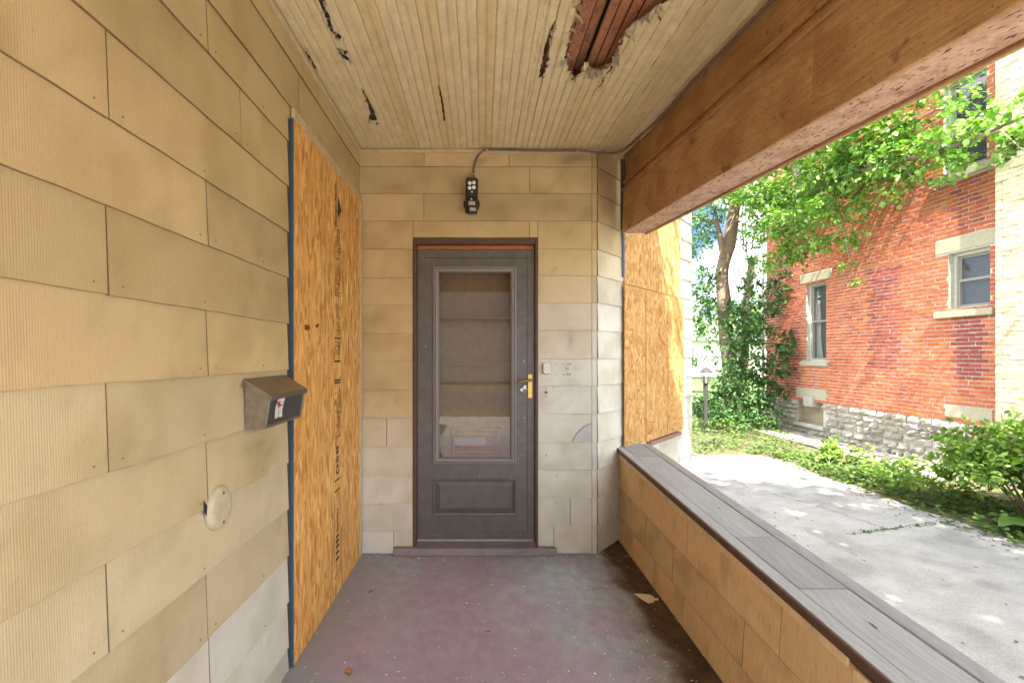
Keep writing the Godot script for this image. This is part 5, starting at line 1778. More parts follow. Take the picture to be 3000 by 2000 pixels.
func build_ground() -> void:
	var soil := mat(Color(1, 1, 1), 0.95, T.soil, T.rough, 0.6, 1.5)
	sheet("ground", [[-120, -120], [120, -120], [120, 120], [-120, 120]], GROUND - 0.03, soil, "bare soil and leaf litter under the plants")
	var conc := mat(Color(1.0, 0.99, 0.98), 0.9, T.concrete, T.rough, 0.5, 2.6)
	var edge := [[1.0, 12.0], [1.0, -9.0], [2.6, -9.2], [3.6, -9.05], [4.4, -9.22], [5.0, -9.15], [5.16, -8.5], [5.05, -7.6], [5.16, -6.8], [5.08, -6.0], [5.2, -5.3], [5.14, -4.6], [5.22, -3.5], [5.2, 12.0]]
	var d := sheet("driveway", edge, GROUND, conc, "pale worn concrete driveway between the porch and the brick house", 0.12)
	# cracks
	var cr := MB.new()
	var lines := [[[3.7, -5.1], [4.2, -5.25], [4.75, -5.45], [5.1, -5.5]], [[1.9, -2.6], [2.35, -3.5], [2.6, -4.1], [3.0, -4.7]], [[4.2, -5.25], [4.0, -6.1], [3.6, -6.9], [3.65, -8.0]], [[3.55, -8.6], [4.2, -8.45], [4.5, -8.5]], [[1.6, -4.4], [2.2, -5.2], [2.5, -6.3]]]
	for ln in lines:
		for k in ln.size() - 1:
			var a := Vector3(ln[k][0], GROUND + 0.002, ln[k][1])
			var b := Vector3(ln[k + 1][0], GROUND + 0.002, ln[k + 1][1])
			var S := 8
			var pr := a
			var sd := (b - a).cross(Vector3.UP).normalized()
			for j in range(1, S + 1):
				var q := a.lerp(b, float(j) / S) + sd * (rng.randf_range(-0.02, 0.02) if j < S else 0.0)
				var w := rng.randf_range(0.002, 0.006)
				cr.poly([pr - sd * w, q - sd * w, q + sd * w, pr + sd * w], Vector3.UP)
				pr = q
	tag(put("crack", cr, mat(lin(0.15, 0.135, 0.12), 0.95), d), "", "", "", "stuff")
	var walk := mat(Color(1.0, 0.97, 0.93), 0.9, T.concrete, T.rough, 0.5, 1.9)
	var pa := sheet("path", [[6.55, -7.4], [6.62, -9.0], [6.5, -11.0], [6.58, -14.5], [7.4, -14.5], [7.42, -7.4]], GROUND + 0.004, walk, "narrow concrete path along the foot of the brick house", 0.1)
	# street side, behind the camera
	sheet("sidewalk", [[-40, 6.0], [40, 6.0], [40, 7.6], [-40, 7.6]], GROUND + 0.004, mat(Color(1.05, 1.03, 1.0), 0.9, T.concrete, null, 1.0, 2.0), "public sidewalk in front of the house", 0.1)
	sheet("road", [[-60, 10.0], [60, 10.0], [60, 18.0], [-60, 18.0]], GROUND - 0.02, mat(lin(0.06, 0.06, 0.062), 0.9, T.grime, T.rough, 0.5, 1.0), "asphalt street in front of the house")
	sheet("added_walk", [[-0.9, 1.72], [0.98, 1.72], [0.98, 5.98], [-0.9, 5.98]], GROUND + 0.004, mat(Color(1.05, 1.03, 1.0), 0.9, T.concrete, null, 1.0, 2.0), "pale concrete walk added out of view to bounce light into the porch", 0.1)  # unseen walk, laid pale to bounce sun into the porch
	sheet("lawn", [[-40, 1.75], [-0.92, 1.75], [-0.92, 5.95], [-40, 5.95]], GROUND - 0.02, mat(lin(0.06, 0.11, 0.03), 0.95, T.grime, T.rough, 0.8, 0.5), "front lawn beside the porch steps")
	sheet("back_lawn", [[-30, -60.0], [60, -60.0], [60, -19.0], [-30, -19.0]], GROUND - 0.02, mat(lin(0.12, 0.20, 0.05), 0.95, T.grime, T.rough, 0.8, 0.5), "sunlit lawn behind the trees")
	var ac := thing("opposite_house", "pale house across the street", "house", Vector3(-2, GROUND, 27))
	var b1 := MB.new()
	b1.bx(Vector3(-9, 0, 0), Vector3(9, 4.2, 8))
	put("wall", b1, mat(lin(0.55, 0.53, 0.5), 0.8), ac)
	var b2 := MB.new()
	b2.poly([Vector3(-9.4, 4.2, -0.4), Vector3(9.4, 4.2, -0.4), Vector3(9.4, 7.2, 4), Vector3(-9.4, 7.2, 4)], Vector3(0, 1, -1))
	b2.poly([Vector3(-9.4, 4.2, 8.4), Vector3(9.4, 4.2, 8.4), Vector3(9.4, 7.2, 4), Vector3(-9.4, 7.2, 4)], Vector3(0, 1, 1))
	put("roof", b2, mat(lin(0.10, 0.09, 0.085), 0.9), ac)
	var hb := thing("house_body", "upper storey of the cream house behind the porch", "house", Vector3(-3, GROUND, -4))
	var b3 := MB.new()
	b3.bx(Vector3(-4, 0, -6.5), Vector3(1.87, 5.6, 5.3))
	b3.bx(Vector3(1.875, 0, -6.5), Vector3(3.6, 5.6, 0.2))
	put("wall", b3, mat(lin(0.5, 0.45, 0.36), 0.9), hb)

# ---------------------------------------------------------------- leaves
func leaf_mesh(wide: float, fold: float, notch := 0.0) -> ArrayMesh:
	var m := MB.new()
	var mid := [Vector3(0, 0, 0.0), Vector3(0, 0.02, 0.35), Vector3(0, 0.0, 0.7), Vector3(0, -0.10, 1.0)]
	var w := [0.10, wide, wide * 0.72, 0.0]
	for s in [-1.0, 1.0]:
		var out := []
		for k in 4: out.append(mid[k] + Vector3(s * w[k], fold * w[k], -notch if k == 0 else 0.0))
		m.poly([mid[0], mid[1], out[1], out[0]], Vector3.UP)
		m.poly([mid[1], mid[2], out[2], out[1]], Vector3.UP)
		m.poly([mid[2], mid[3], out[2]], Vector3.UP)
	return m.done()

func leaf_mat(c: Color, rough := 0.45) -> StandardMaterial3D:
	var m := mat(c.linear_to_srgb(), rough)
	m.vertex_color_use_as_albedo = true
	m.cull_mode = BaseMaterial3D.CULL_DISABLED
	m.backlight_enabled = true
	m.backlight = Color(0.75, 0.9, 0.35)
	return m

# leaves through a list of clumps [centre, radius, count]; up = how far they lie flat
func leaves(called: String, parent: Node3D, mesh: Mesh, m: Material, clumps: Array, size: Vector2, up := 0.6, squash := 0.8, droop := 0.2, origin := Vector3.ZERO, singles := 0) -> MultiMeshInstance3D:
	var xs := []
	var cs := []
	for c in clumps:
		var cen: Vector3 = c[0]
		var hue := rng.randf_range(0.8, 1.2)
		# twiglets: leaves gather in sprays inside the clump
		var sprays := maxi(1, int(c[2] / 9.0))
		for s in sprays:
			var d := Vector3(rng.randfn(), rng.randfn() * squash, rng.randfn()).normalized() * pow(rng.randf(), 0.45)
			var p: Vector3 = cen + d * c[1] * Vector3(1, squash, 1)
			var dir := (d + Vector3(rng.randfn(), rng.randfn() * 0.5 - droop, rng.randfn()) * 0.6).normalized()
			for k in 9:
				var q := p + dir * (k / 9.0) * minf(0.32, c[1] * 0.5) + Vector3(rng.randfn(), rng.randfn(), rng.randfn()) * size.y * 0.35
				var f := (dir + Vector3(rng.randfn(), rng.randfn() * 0.6 - droop, rng.randfn()) * 0.7).normalized()
				var u := (Vector3.UP * up + Vector3(rng.randfn(), rng.randfn(), rng.randfn()) * 0.45).normalized()
				var x := u.cross(f)
				if x.length() < 0.05: continue
				x = x.normalized()
				u = f.cross(x)
				var sz := rng.randf_range(size.x, size.y)
				xs.append(Transform3D(Basis(x * sz, u * sz, f * sz), q - origin))
				var b := hue * rng.randf_range(0.65, 1.3)
				cs.append(Color(b * rng.randf_range(0.85, 1.2), b, b * rng.randf_range(0.7, 1.1)))
	if singles > 0:
		# the leaves that show largest are parts of their own
		var order := []
		for k in xs.size():
			var p: Vector3 = xs[k].origin + origin
			var px := p.x / -p.z * FPX
			var py := (p.y - EYE) / -p.z * FPX
			# within the frame and below the line of the beam
			if px < 1235.0 and py < 100.0 + 0.505 * px and py > -100.0: order.append([p.length() / (xs[k].basis.x.length() * 10.0), k])
		order.sort_custom(func(a, b): return a[0] < b[0])
		var tints := []
		for q in 6:
			var tm: StandardMaterial3D = m.duplicate()
			var b := 0.7 + 0.11 * q
			tm.albedo_color = Color(minf(1.0, m.albedo_color.r * b), minf(1.0, m.albedo_color.g * b), minf(1.0, m.albedo_color.b * b))
			tints.append(tm)
		var gone := {}
		for k in mini(singles, order.size()):
			var j: int = order[k][1]
			gone[j] = true
			put("leaf", mesh, tints[rng.randi() % 6], parent, xs[j])
		var xs2 := []; var cs2 := []
		for k in xs.size():
			if not gone.has(k):
				xs2.append(xs[k]); cs2.append(cs[k])
		xs = xs2; cs = cs2
	return scatter(called, parent, mesh, m, xs, cs)

func scatter(called: String, parent: Node3D, mesh: Mesh, m: Material, xs: Array, cs: Array) -> MultiMeshInstance3D:
	var mm := MultiMesh.new()
	mm.transform_format = MultiMesh.TRANSFORM_3D
	mm.use_colors = true
	mm.mesh = mesh
	mm.instance_count = xs.size()
	for k in xs.size():
		mm.set_instance_transform(k, xs[k])
		mm.set_instance_color(k, cs[k])
	var o := MultiMeshInstance3D.new()
	o.multimesh = mm
	o.material_override = m
	join(o, called, parent)
	o.set_meta("kind", "stuff")
	return o

func px_clumps(list: Array, dense: float) -> Array:
	var out := []
	for q in list:
		var z: float = q[3]
		var r: float = q[2] * z / FPX
		out.append([at(q[0], q[1], z), r, dense * r * r * (q[4] if q.size() > 4 else 1.0)])
	return out

func rel(list: Array, o: Vector3) -> Array:
	var out := []
	for p in list: out.append(p - o)
	return out

func build_trees() -> void:
	var bark := mat(Color(0.84, 0.82, 0.80), 0.95, T.bark, T.rough, 1.0)
	bark.uv1_scale = Vector3(2, 1.2, 1)
	var broad := leaf_mesh(0.36, 0.25)
	var ivyleaf := leaf_mesh(0.46, 0.12, 0.12)
	var small := leaf_mesh(0.30, 0.2)
	var green := leaf_mat(Color(0.255, 0.42, 0.12), 0.33)
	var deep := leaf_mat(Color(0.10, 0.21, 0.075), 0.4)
	var far := leaf_mat(Color(0.115, 0.20, 0.05))

	# the ivy-clad tree at the corner of the brick house
	var Z := 13.2
	var base := at(1672, 975, Z)
	base.y = GROUND
	var t := thing("ivy_tree", "tall leaning tree with an ivy-covered trunk beside the corner of the brick house", "tree", base)
	var tr := [Vector3(base.x - 0.05, GROUND - 0.1, -Z), at(1678, 900, Z), at(1676, 830, Z), at(1668, 760, Z), at(1664, 695, Z), at(1660, 655, Z), at(1659, 624, Z), at(1663, 598, Z), at(1674, 566, Z), at(1682, 519, Z), at(1687, 478, Z), at(1696, 430, Z), at(1712, 370, Z), at(1722, 290, Z), at(1735, 180, Z)]
	var m := MB.new()
	m.tube(rel(tr, base), [0.25, 0.21, 0.185, 0.175, 0.168, 0.16, 0.155, 0.16, 0.165, 0.15, 0.14, 0.13, 0.11, 0.09, 0.05], 14, 0.05)
	put("trunk", m, bark, t)
	var brs := [[[[1662, 592], [1657, 558], [1652, 535], [1646, 513], [1632, 505], [1616, 502], [1587, 499], [1550, 492]], 13.1, 0.085], [[[1653, 540], [1648, 505], [1640, 470], [1625, 420]], 13.15, 0.05], [[[1688, 478], [1720, 440], [1760, 420], [1800, 432]], 12.6, 0.10]]
	for b in brs:
		var pts := []
		var rd := []
		for k in b[0].size():
			pts.append(at(b[0][k][0], b[0][k][1], b[1]) - base)
			rd.append(b[2] * (1.0 - 0.75 * k / (b[0].size() - 1.0)))
		var bm := MB.new()
		bm.tube(pts, rd, 8, 0.05)
		put("limb", bm, bark, t)
	# long limb that reaches towards us in front of the wall
	var lp := [[1700, 455, 13.0], [1760, 455, 12.0], [1830, 455, 10.8], [1900, 430, 9.8], [1980, 395, 8.9], [2060, 370, 8.2], [2150, 352, 7.6], [2240, 318, 6.9], [2352, 268, 6.3], [2500, 230, 5.6]]
	var pts2 := []
	var r2 := []
	for k in lp.size():
		pts2.append(at(lp[k][0], lp[k][1], lp[k][2]) - base); r2.append(lerpf(0.085, 0.012, k / 9.0))
	var lm := MB.new()
	lm.tube(pts2, r2, 8, 0.04)
	put("limb", lm, bark, t)
	for q in [[[1900, 430, 9.8], [1935, 500, 9.5], [1945, 560, 9.3], [1962, 640, 9.2]], [[1980, 395, 8.9], [2060, 340, 8.4], [2150, 250, 7.8], [2230, 235, 7.3]], [[2060, 370, 8.2], [2110, 420, 7.9], [2160, 440, 7.7]], [[2150, 352, 7.6], [2200, 372, 7.3], [2290, 380, 6.9]], [[2240, 318, 6.9], [2300, 300, 6.5], [2352, 345, 6.2]], [[1830, 455, 10.8], [1850, 540, 10.5], [1835, 610, 10.4]], [[1760, 455, 12.0], [1780, 540, 11.6], [1800, 590, 11.4]]]:
		var pp := []
		var rr := []
		for k in q.size():
			pp.append(at(q[k][0], q[k][1], q[k][2]) - base); rr.append(0.018 - 0.012 * k / (q.size() - 1.0))
		var bm := MB.new()
		bm.tube(pp, rr, 6)
		put("twig", bm, mat(lin(0.30, 0.24, 0.19), 0.9), t)
	# crown: sprays along that limb, the shoots at the left and the high top
	var cl := px_clumps([[1700, 440, 40, 12.3], [1740, 455, 42, 11.8], [1775, 515, 50, 11.5], [1800, 440, 60, 11], [1785, 590, 38, 11.3, 0.8], [1830, 560, 42, 10.8, 0.8], [1845, 480, 62, 10.3], [1880, 555, 36, 10, 0.7], [1890, 400, 66, 9.8], [1930, 470, 52, 9.4, 0.9], [1950, 540, 26, 9.3, 0.7], [1965, 370, 66, 9.2], [1952, 610, 15, 9.2, 0.9], [1962, 650, 10, 9.2, 0.9], [2030, 385, 62, 8.6], [2000, 330, 55, 8.8], [2050, 440, 28, 8.4, 0.7], [2100, 350, 60, 7.9], [2060, 295, 46, 8.2], [2150, 398, 30, 7.6, 0.8], [2180, 305, 48, 7.3, 0.9], [2200, 360, 34, 7.2, 0.9], [2255, 285, 40, 6.8, 0.8], [2300, 345, 34, 6.6, 0.8], [2330, 235, 32, 6.4, 0.8], [2345, 310, 36, 6.4, 0.9], [2215, 235, 26, 7.2, 0.7], [2420, 250, 60, 6], [2500, 290, 60, 5.6], [1800, 345, 60, 11], [1900, 300, 60, 9.5], [2000, 240, 60, 8.6], [2150, 200, 50, 7.6, 0.7]], 3300.0)
	leaves("crown", t, broad, green, cl, Vector2(0.055, 0.115), 0.75, 0.75, 0.25, base, 300)
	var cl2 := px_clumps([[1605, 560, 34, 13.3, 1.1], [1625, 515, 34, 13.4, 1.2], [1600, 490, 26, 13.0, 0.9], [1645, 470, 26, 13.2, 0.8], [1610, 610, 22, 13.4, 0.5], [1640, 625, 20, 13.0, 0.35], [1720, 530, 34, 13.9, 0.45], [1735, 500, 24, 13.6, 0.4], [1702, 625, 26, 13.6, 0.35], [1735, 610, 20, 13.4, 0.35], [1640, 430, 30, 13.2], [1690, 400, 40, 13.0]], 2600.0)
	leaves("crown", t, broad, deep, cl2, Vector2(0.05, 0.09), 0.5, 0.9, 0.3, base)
	var top := []
	for k in 60:
		var d := Vector3(rng.randfn(), rng.randfn() * 0.7, rng.randfn()) * 1.5
		top.append([Vector3(6.2, 8.2, -10.5) + Vector3(clampf(d.x, -3, 2.6), d.y, d.z * 1.4), 0.75, 90])
	leaves("crown", t, broad, green, top, Vector2(0.08, 0.13), 0.6, 0.8, 0.2, base)
	# ivy round the trunk and in the corner
	var iv := px_clumps([[1615, 640, 26, 13.4, 0.8], [1622, 690, 36, 13.4], [1605, 735, 22, 13.3, 0.7], [1625, 770, 26, 13.3, 0.5], [1605, 830, 20, 13.3, 0.5], [1640, 820, 16, 13.3, 0.4], [1690, 720, 34, 12.9], [1700, 780, 38, 12.8, 1.1], [1716, 840, 38, 12.7, 1.1], [1740, 755, 34, 12.7, 0.8], [1768, 700, 32, 12.6, 0.8], [1790, 650, 26, 12.4, 0.9], [1800, 785, 26, 12.2, 1.0], [1775, 840, 30, 12.4, 1.0], [1740, 905, 40, 12.5, 1.2], [1700, 950, 36, 12.4, 1.2], [1650, 955, 30, 12.5, 1.2], [1618, 925, 28, 12.9, 1.1], [1755, 960, 34, 12.3, 1.2], [1785, 900, 20, 12.3, 1.0], [1690, 880, 38, 12.7, 1.1], [1640, 905, 26, 13.2, 0.9], [1815, 800, 12, 11.9, 1.0], [1665, 850, 20, 12.9, 0.5], [1725, 660, 26, 13.2, 0.7]], 3700.0)
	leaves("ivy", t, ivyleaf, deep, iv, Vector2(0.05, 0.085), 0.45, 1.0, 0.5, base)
	# a dead broken stem with bare shoots, behind
	var sb := at(1722, 975, 13.9)
	sb.y = GROUND
	var st := thing("broken_tree", "short broken stem with bare upright shoots right of the leaning tree", "tree", sb)
	var sp := [Vector3(sb.x - 0.2, GROUND - 0.1, -13.9), at(1706, 760, 13.9), at(1714, 690, 13.9), at(1723, 650, 13.9), at(1725, 625, 13.9), at(1727, 592, 13.9)]
	var sm := MB.new()
	sm.tube(rel(sp, sb), [0.12, 0.10, 0.09, 0.10, 0.11, 0.06], 10, 0.08)
	put("trunk", sm, bark, st)
	for q in [[[1722, 600], [1712, 575], [1702, 558], [1690, 545]], [[1715, 580], [1713, 520], [1713, 440]], [[1709, 565], [1705, 520], [1703, 455]], [[1728, 600], [1728, 560], [1737, 520], [1744, 480]], [[1730, 605], [1745, 570], [1762, 545]]]:
		var pp := []
		var rr := []
		for k in q.size():
			pp.append(at(q[k][0], q[k][1], 13.9) - sb); rr.append(0.024 - 0.014 * k / (q.size() - 1.0))
		var bm := MB.new()
		bm.tube(pp, rr, 6)
		put("shoot", bm, mat(lin(0.16, 0.13, 0.11), 0.9), st)
	leaves("ivy", st, ivyleaf, deep, px_clumps([[1725, 600, 16, 13.8], [1735, 635, 18, 13.8, 0.8], [1716, 560, 22, 13.8, 0.2], [1735, 560, 24, 13.9, 0.2], [1712, 500, 22, 13.9, 0.12], [1715, 680, 14, 13.9, 0.8]], 1800.0), Vector2(0.05, 0.085), 0.4, 1.0, 0.4, sb)

	# street tree behind the camera that shades the near driveway
	var so := Vector3(5.2, GROUND, 3.0)
	var s := thing("street_tree", "broad tree near the street that shades the driveway", "tree", so)
	var stm := MB.new()
	stm.tube([Vector3(0, -0.1, 0), Vector3(0.05, 1.5, 0.1), Vector3(-0.2, 3.2, -0.1), Vector3(-0.9, 5.2, -0.6), Vector3(-1.6, 7.0, -1.2)], [0.26, 0.2, 0.18, 0.13, 0.05], 12, 0.04)
	put("trunk", stm, bark, s)
	var lb := MB.new()
	lb.tube([Vector3(-0.2, 3.2, -0.1), Vector3(-1.2, 5.0, 0.8), Vector3(-2.4, 6.8, 1.2)], [0.1, 0.07, 0.03], 8)
	lb.tube([Vector3(-0.5, 4.2, -0.3), Vector3(-1.8, 5.8, -1.8), Vector3(-2.8, 7.0, -2.4)], [0.09, 0.06, 0.03], 8)
	put("limb", lb, bark, s)
	var sc := []
	for k in 105:
		var d := Vector3(rng.randfn(), rng.randfn() * 0.5, rng.randfn())
		if d.length() > 2.0: d = d.normalized() * 2.0
		sc.append([Vector3(2.9, 7.6, 2.0) + d * Vector3(1.35, 1.0, 1.55), 0.72, 290])
	leaves("crown", s, broad, green, sc, Vector2(0.08, 0.14), 0.7, 0.7, 0.2, so)

	# trees beyond the fence
	var bg := [[Vector3(17, GROUND, -33), 2.6, 6.2, "yellow-green tree far behind the broken stem"], [Vector3(9.5, GROUND, -36), 3.2, 5.4, "bushy far tree left of the leaning trunk"], [Vector3(24, GROUND, -42), 3.4, 7.0, "tall far tree half hidden by the brick house"], [Vector3(14.0, GROUND, -52), 3.0, 6.4, "distant green tree over the grey roof"]]
	for b in bg:
		var o := thing("background_tree", b[3], "tree", b[0], "trees beyond the fence")
		var tm := MB.new()
		tm.tube([Vector3(0, -0.1, 0), Vector3(0.1, b[2] * 0.35, 0), Vector3(0, b[2] * 0.75, 0.1)], [0.3, 0.22, 0.08], 10, 0.04)
		put("trunk", tm, bark, o)
		var cc := []
		for k in 26:
			var d := Vector3(rng.randfn(), rng.randfn(), rng.randfn()).normalized() * pow(rng.randf(), 0.5)
			cc.append([b[0] + Vector3(0, b[2] * 0.62, 0) + d * Vector3(b[1], b[2] * 0.36, b[1]), 0.9, 110])
		leaves("crown", o, small, far, cc, Vector2(0.16, 0.28), 0.5, 0.8, 0.2, b[0])

func build_plants() -> void:
	var small := leaf_mesh(0.30, 0.2)
	var ivyleaf := leaf_mesh(0.46, 0.12, 0.12)
	var lush := leaf_mat(Color(0.24, 0.37, 0.09), 0.4)
	var dk := leaf_mat(Color(0.05, 0.125, 0.035), 0.45)
	var wood := mat(lin(0.24, 0.17, 0.12), 0.9)
	# shrub by the wall
	var o := Vector3(6.05, GROUND, -5.5)
	var b := thing("shrub", "large leafy green shrub in front of the brick wall", "shrub", o)
	var stems := MB.new()
	for k in 26:
		var a := rng.randf() * TAU
		var r := rng.randf_range(0.3, 0.85)
		stems.tube([Vector3(cos(a) * 0.08, 0, sin(a) * 0.08), Vector3(cos(a) * r * 0.5, 0.45, sin(a) * r * 0.5), Vector3(cos(a) * r, rng.randf_range(0.75, 1.15), sin(a) * r)], [0.012, 0.009, 0.004], 5)
	put("stems", stems, wood, b)
	var cl := []
	for k in 46:
		var a := rng.randf() * TAU
		var r := sqrt(rng.randf()) * 0.74
		var h := lerpf(0.30, 1.02 - 0.35 * r * r, sqrt(rng.randf()))
		cl.append([o + Vector3(cos(a) * r, h, sin(a) * r * 1.1), 0.20, 190])
	for q in [[-0.25, 1.16, 0.0], [-0.1, 1.24, 0.05], [0.2, 1.18, 0.1], [-0.55, 1.02, 0.1], [0.0, 1.15, 0.4]]:
		cl.append([o + Vector3(q[0], q[1], q[2]), 0.09, 20])
	leaves("foliage", b, small, lush, cl, Vector2(0.045, 0.085), 0.6, 0.8, 0.1, o)
	var o2 := Vector3(6.1, GROUND, -4.2)
	var b2 := thing("shrub", "second green shrub nearer the street beside the first", "shrub", o2)
	var cl2 := []
	for k in 40:
		var a := rng.randf() * TAU
		var r := sqrt(rng.randf()) * 0.75
		cl2.append([o2 + Vector3(cos(a) * r, lerpf(0.2, 1.15 - 0.4 * r * r, sqrt(rng.randf())), sin(a) * r), 0.20, 170])
	leaves("foliage", b2, small, lush, cl2, Vector2(0.045, 0.085), 0.6, 0.8, 0.1, o2)
	var st2 := MB.new()
	for k in 8:
		var a := rng.randf() * TAU
		st2.tube([Vector3(0, 0, 0), Vector3(cos(a) * 0.3, 0.5, sin(a) * 0.3), Vector3(cos(a) * 0.6, 0.95, sin(a) * 0.6)], [0.012, 0.009, 0.004], 5)
	put("stems", st2, wood, b2)
	# weedy saplings between the shrub and the path
	for q in [[Vector3(5.7, GROUND, -6.9), 0.34, "young weed clump left of the large shrub"], [Vector3(5.5, GROUND, -6.3), 0.35, "dark weed clump at the foot of the large shrub"], [Vector3(5.95, GROUND, -8.4), 0.30, "low weed clump between the path and driveway"]]:
		var w := thing("weed_clump", q[2], "weed", q[0])
		var ws := MB.new()
		for k in 7:
			var a := rng.randf() * TAU
			ws.tube([Vector3.ZERO, Vector3(cos(a) * 0.12, q[1] * 0.6, sin(a) * 0.12), Vector3(cos(a) * 0.22, q[1], sin(a) * 0.22)], [0.006, 0.005, 0.003], 5)
		put("stems", ws, wood, w)
		var cc := []
		for k in 9: cc.append([q[0] + Vector3(rng.randfn() * 0.17, q[1] * rng.randf_range(0.4, 1.05), rng.randfn() * 0.17), 0.13, 50])
		leaves("foliage", w, small, lush, cc, Vector2(0.05, 0.09), 0.7, 0.7, 0.1, q[0])
	# burdock with a few big leaves
	for q in [[Vector3(5.62, GROUND, -5.05), [[0.0, 0.40, 0.10], [2.2, 0.2, 0.14], [4.4, 0.22, 0.12], [5.5, 0.2, 0.1]], "broad-leaved burdock at the driveway edge under the shrub"], [Vector3(6.35, GROUND, -4.9), [[0.4, 0.3, 0.55], [3.0, 0.26, 0.5], [5.0, 0.25, 0.45]], "burdock with raised broad leaves right of the large shrub"], [Vector3(5.6, GROUND, -8.2), [[0.3, 0.2, 0.14], [2.0, 0.18, 0.12], [4.1, 0.2, 0.14]], "small broad-leaved plant beside the path's far end"]]:
		var w := thing("burdock", q[2], "plant", q[0])
		for l in q[1]:
			var a: float = l[0]
			var L: float = l[1]
			var hgt: float = l[2]
			var dir := Vector3(cos(a) * -1.0, 0.0, sin(a))
			var side := dir.cross(Vector3.UP)
			var rows := []
			for k in 7:
				var f := k / 6.0
				var row := []
				var w2: float = L * 0.42 * pow(sin(PI * pow(clampf(f * 0.94 + 0.05, 0, 1), 0.75)), 0.8)
				for j in 5:
					var s := (j - 2) / 2.0
					row.append(dir * (0.08 + L * f) + side * (s * w2) + Vector3.UP * (hgt + 0.10 * L * sin(f * 3.0) + 0.10 * w2 * absf(s) + 0.012 * sin(f * 17.0) * absf(s)))
				rows.append(row)
			var m := MB.new()
			m.grid(rows, Vector3.UP)
			var lmm := mat(lin(0.16, 0.30, 0.06), 0.5, T.grime, null, 1.0, 0.2)
			lmm.cull_mode = BaseMaterial3D.CULL_DISABLED
			lmm.backlight_enabled = true
			lmm.backlight = Color(0.5, 0.7, 0.2)
			put("leaf", m, lmm, w)
			var sm := MB.new()
			sm.tube([Vector3.ZERO, dir * 0.04 + Vector3.UP * hgt * 0.6, dir * 0.09 + Vector3.UP * (hgt + 0.005)], [0.010, 0.008, 0.006], 6)
			put("stalk", sm, mat(lin(0.2, 0.3, 0.1), 0.6), w)
	# ground cover along the driveway and under the trees
	var xs := []; var cs := []
	var nz := noise(91, 0.9, 3)
	var put_leaf := func(x: float, z: float, h: float, size: float):
		var u := (Vector3.UP + Vector3(rng.randfn(), 0, rng.randfn()) * 0.4).normalized()
		var a := rng.randf() * TAU
		var f := Vector3(cos(a), rng.randf_range(-0.4, 0.3), sin(a)).normalized()
		var xx := u.cross(f).normalized()
		u = f.cross(xx)
		xs.append(Transform3D(Basis(xx * size, u * size, f * size), Vector3(x, GROUND - 0.01 + h, z)))
		var b2_ := rng.randf_range(0.6, 1.5)
		cs.append(Color(b2_ * rng.randf_range(0.8, 1.25), b2_, b2_ * rng.randf_range(0.7, 1.1)))
	for k in 26000:
		var x := 0.0; var z := 0.0
		if k % 5 < 2:
			x = rng.randf_range(4.95, 6.75); z = rng.randf_range(-9.3, -2.8)
		else:
			x = rng.randf_range(2.6, 7.3); z = rng.randf_range(-15.5, -8.9)
		var n := nz.get_noise_2d(x, z)
		var dense := 0.45 + n
		if z > -9.25: dense = minf(dense + 0.05, (x - 4.98) * 3.0)
		if z < -9.1 and x > 6.4: dense -= 0.75
		if x > 6.4 and z > -9.3: dense -= 0.7
		if z > -9.4 and z <= -8.9 and x < 5.05: dense = minf(dense, (-9.0 - z) * 2.6)
		if rng.randf() > dense + 0.05: continue
		var tall := 0.05 + 0.16 * maxf(0.0, n + 0.25)
		if z < -9.8: tall += 0.10 + 0.12 * smoothstep(-10.0, -13.0, z)
		put_leaf.call(x, z, rng.randf() * tall, rng.randf_range(0.035, 0.075))
	# a few weeds in the driveway crack
	for k in 160:
		var f := rng.randf()
		put_leaf.call(lerpf(3.7, 5.0, f) + rng.randfn() * 0.02, -5.12 - 0.33 * f + rng.randfn() * 0.025, rng.randf() * 0.03, rng.randf_range(0.015, 0.035))
	tag(scatter("ground_cover", self, ivyleaf, leaf_mat(Color(0.115, 0.20, 0.055), 0.5), xs, cs), "low ivy and weeds carpeting the ground between driveway and house", "ground cover")
	# dry litter at the edges
	var lx := []; var lc := []
	for k in 2600:
		var x := 0.0; var z := 0.0
		if k % 3 == 0: x = 5.06 + rng.randfn() * 0.12; z = rng.randf_range(-9.2, -3.0)
		elif k % 3 == 1: x = rng.randf_range(2.6, 5.2); z = -9.15 + rng.randfn() * 0.16
		else: x = rng.randf_range(1.4, 5.1); z = rng.randf_range(-9.0, -2.0)
		if k % 3 == 2 and rng.randf() < 0.75: continue
		var a := rng.randf() * TAU
		var sz := rng.randf_range(0.012, 0.04)
		var f := Vector3(cos(a), rng.randf_range(-0.1, 0.2), sin(a)).normalized()
		var xx := Vector3.UP.cross(f).normalized()
		lx.append(Transform3D(Basis(xx * sz, f.cross(xx) * sz, f * sz), Vector3(x, GROUND + 0.006, z)))
		var q := rng.randf_range(0.5, 1.3)
		lc.append(Color(q, q * rng.randf_range(0.75, 1.0), q * 0.9))
	var lm := mat(lin(0.26, 0.16, 0.08), 0.9)
	lm.vertex_color_use_as_albedo = true
	lm.cull_mode = BaseMaterial3D.CULL_DISABLED
	tag(scatter("leaf_litter", self, small, lm, lx, lc), "dry brown leaf litter along the driveway edges", "leaf litter")

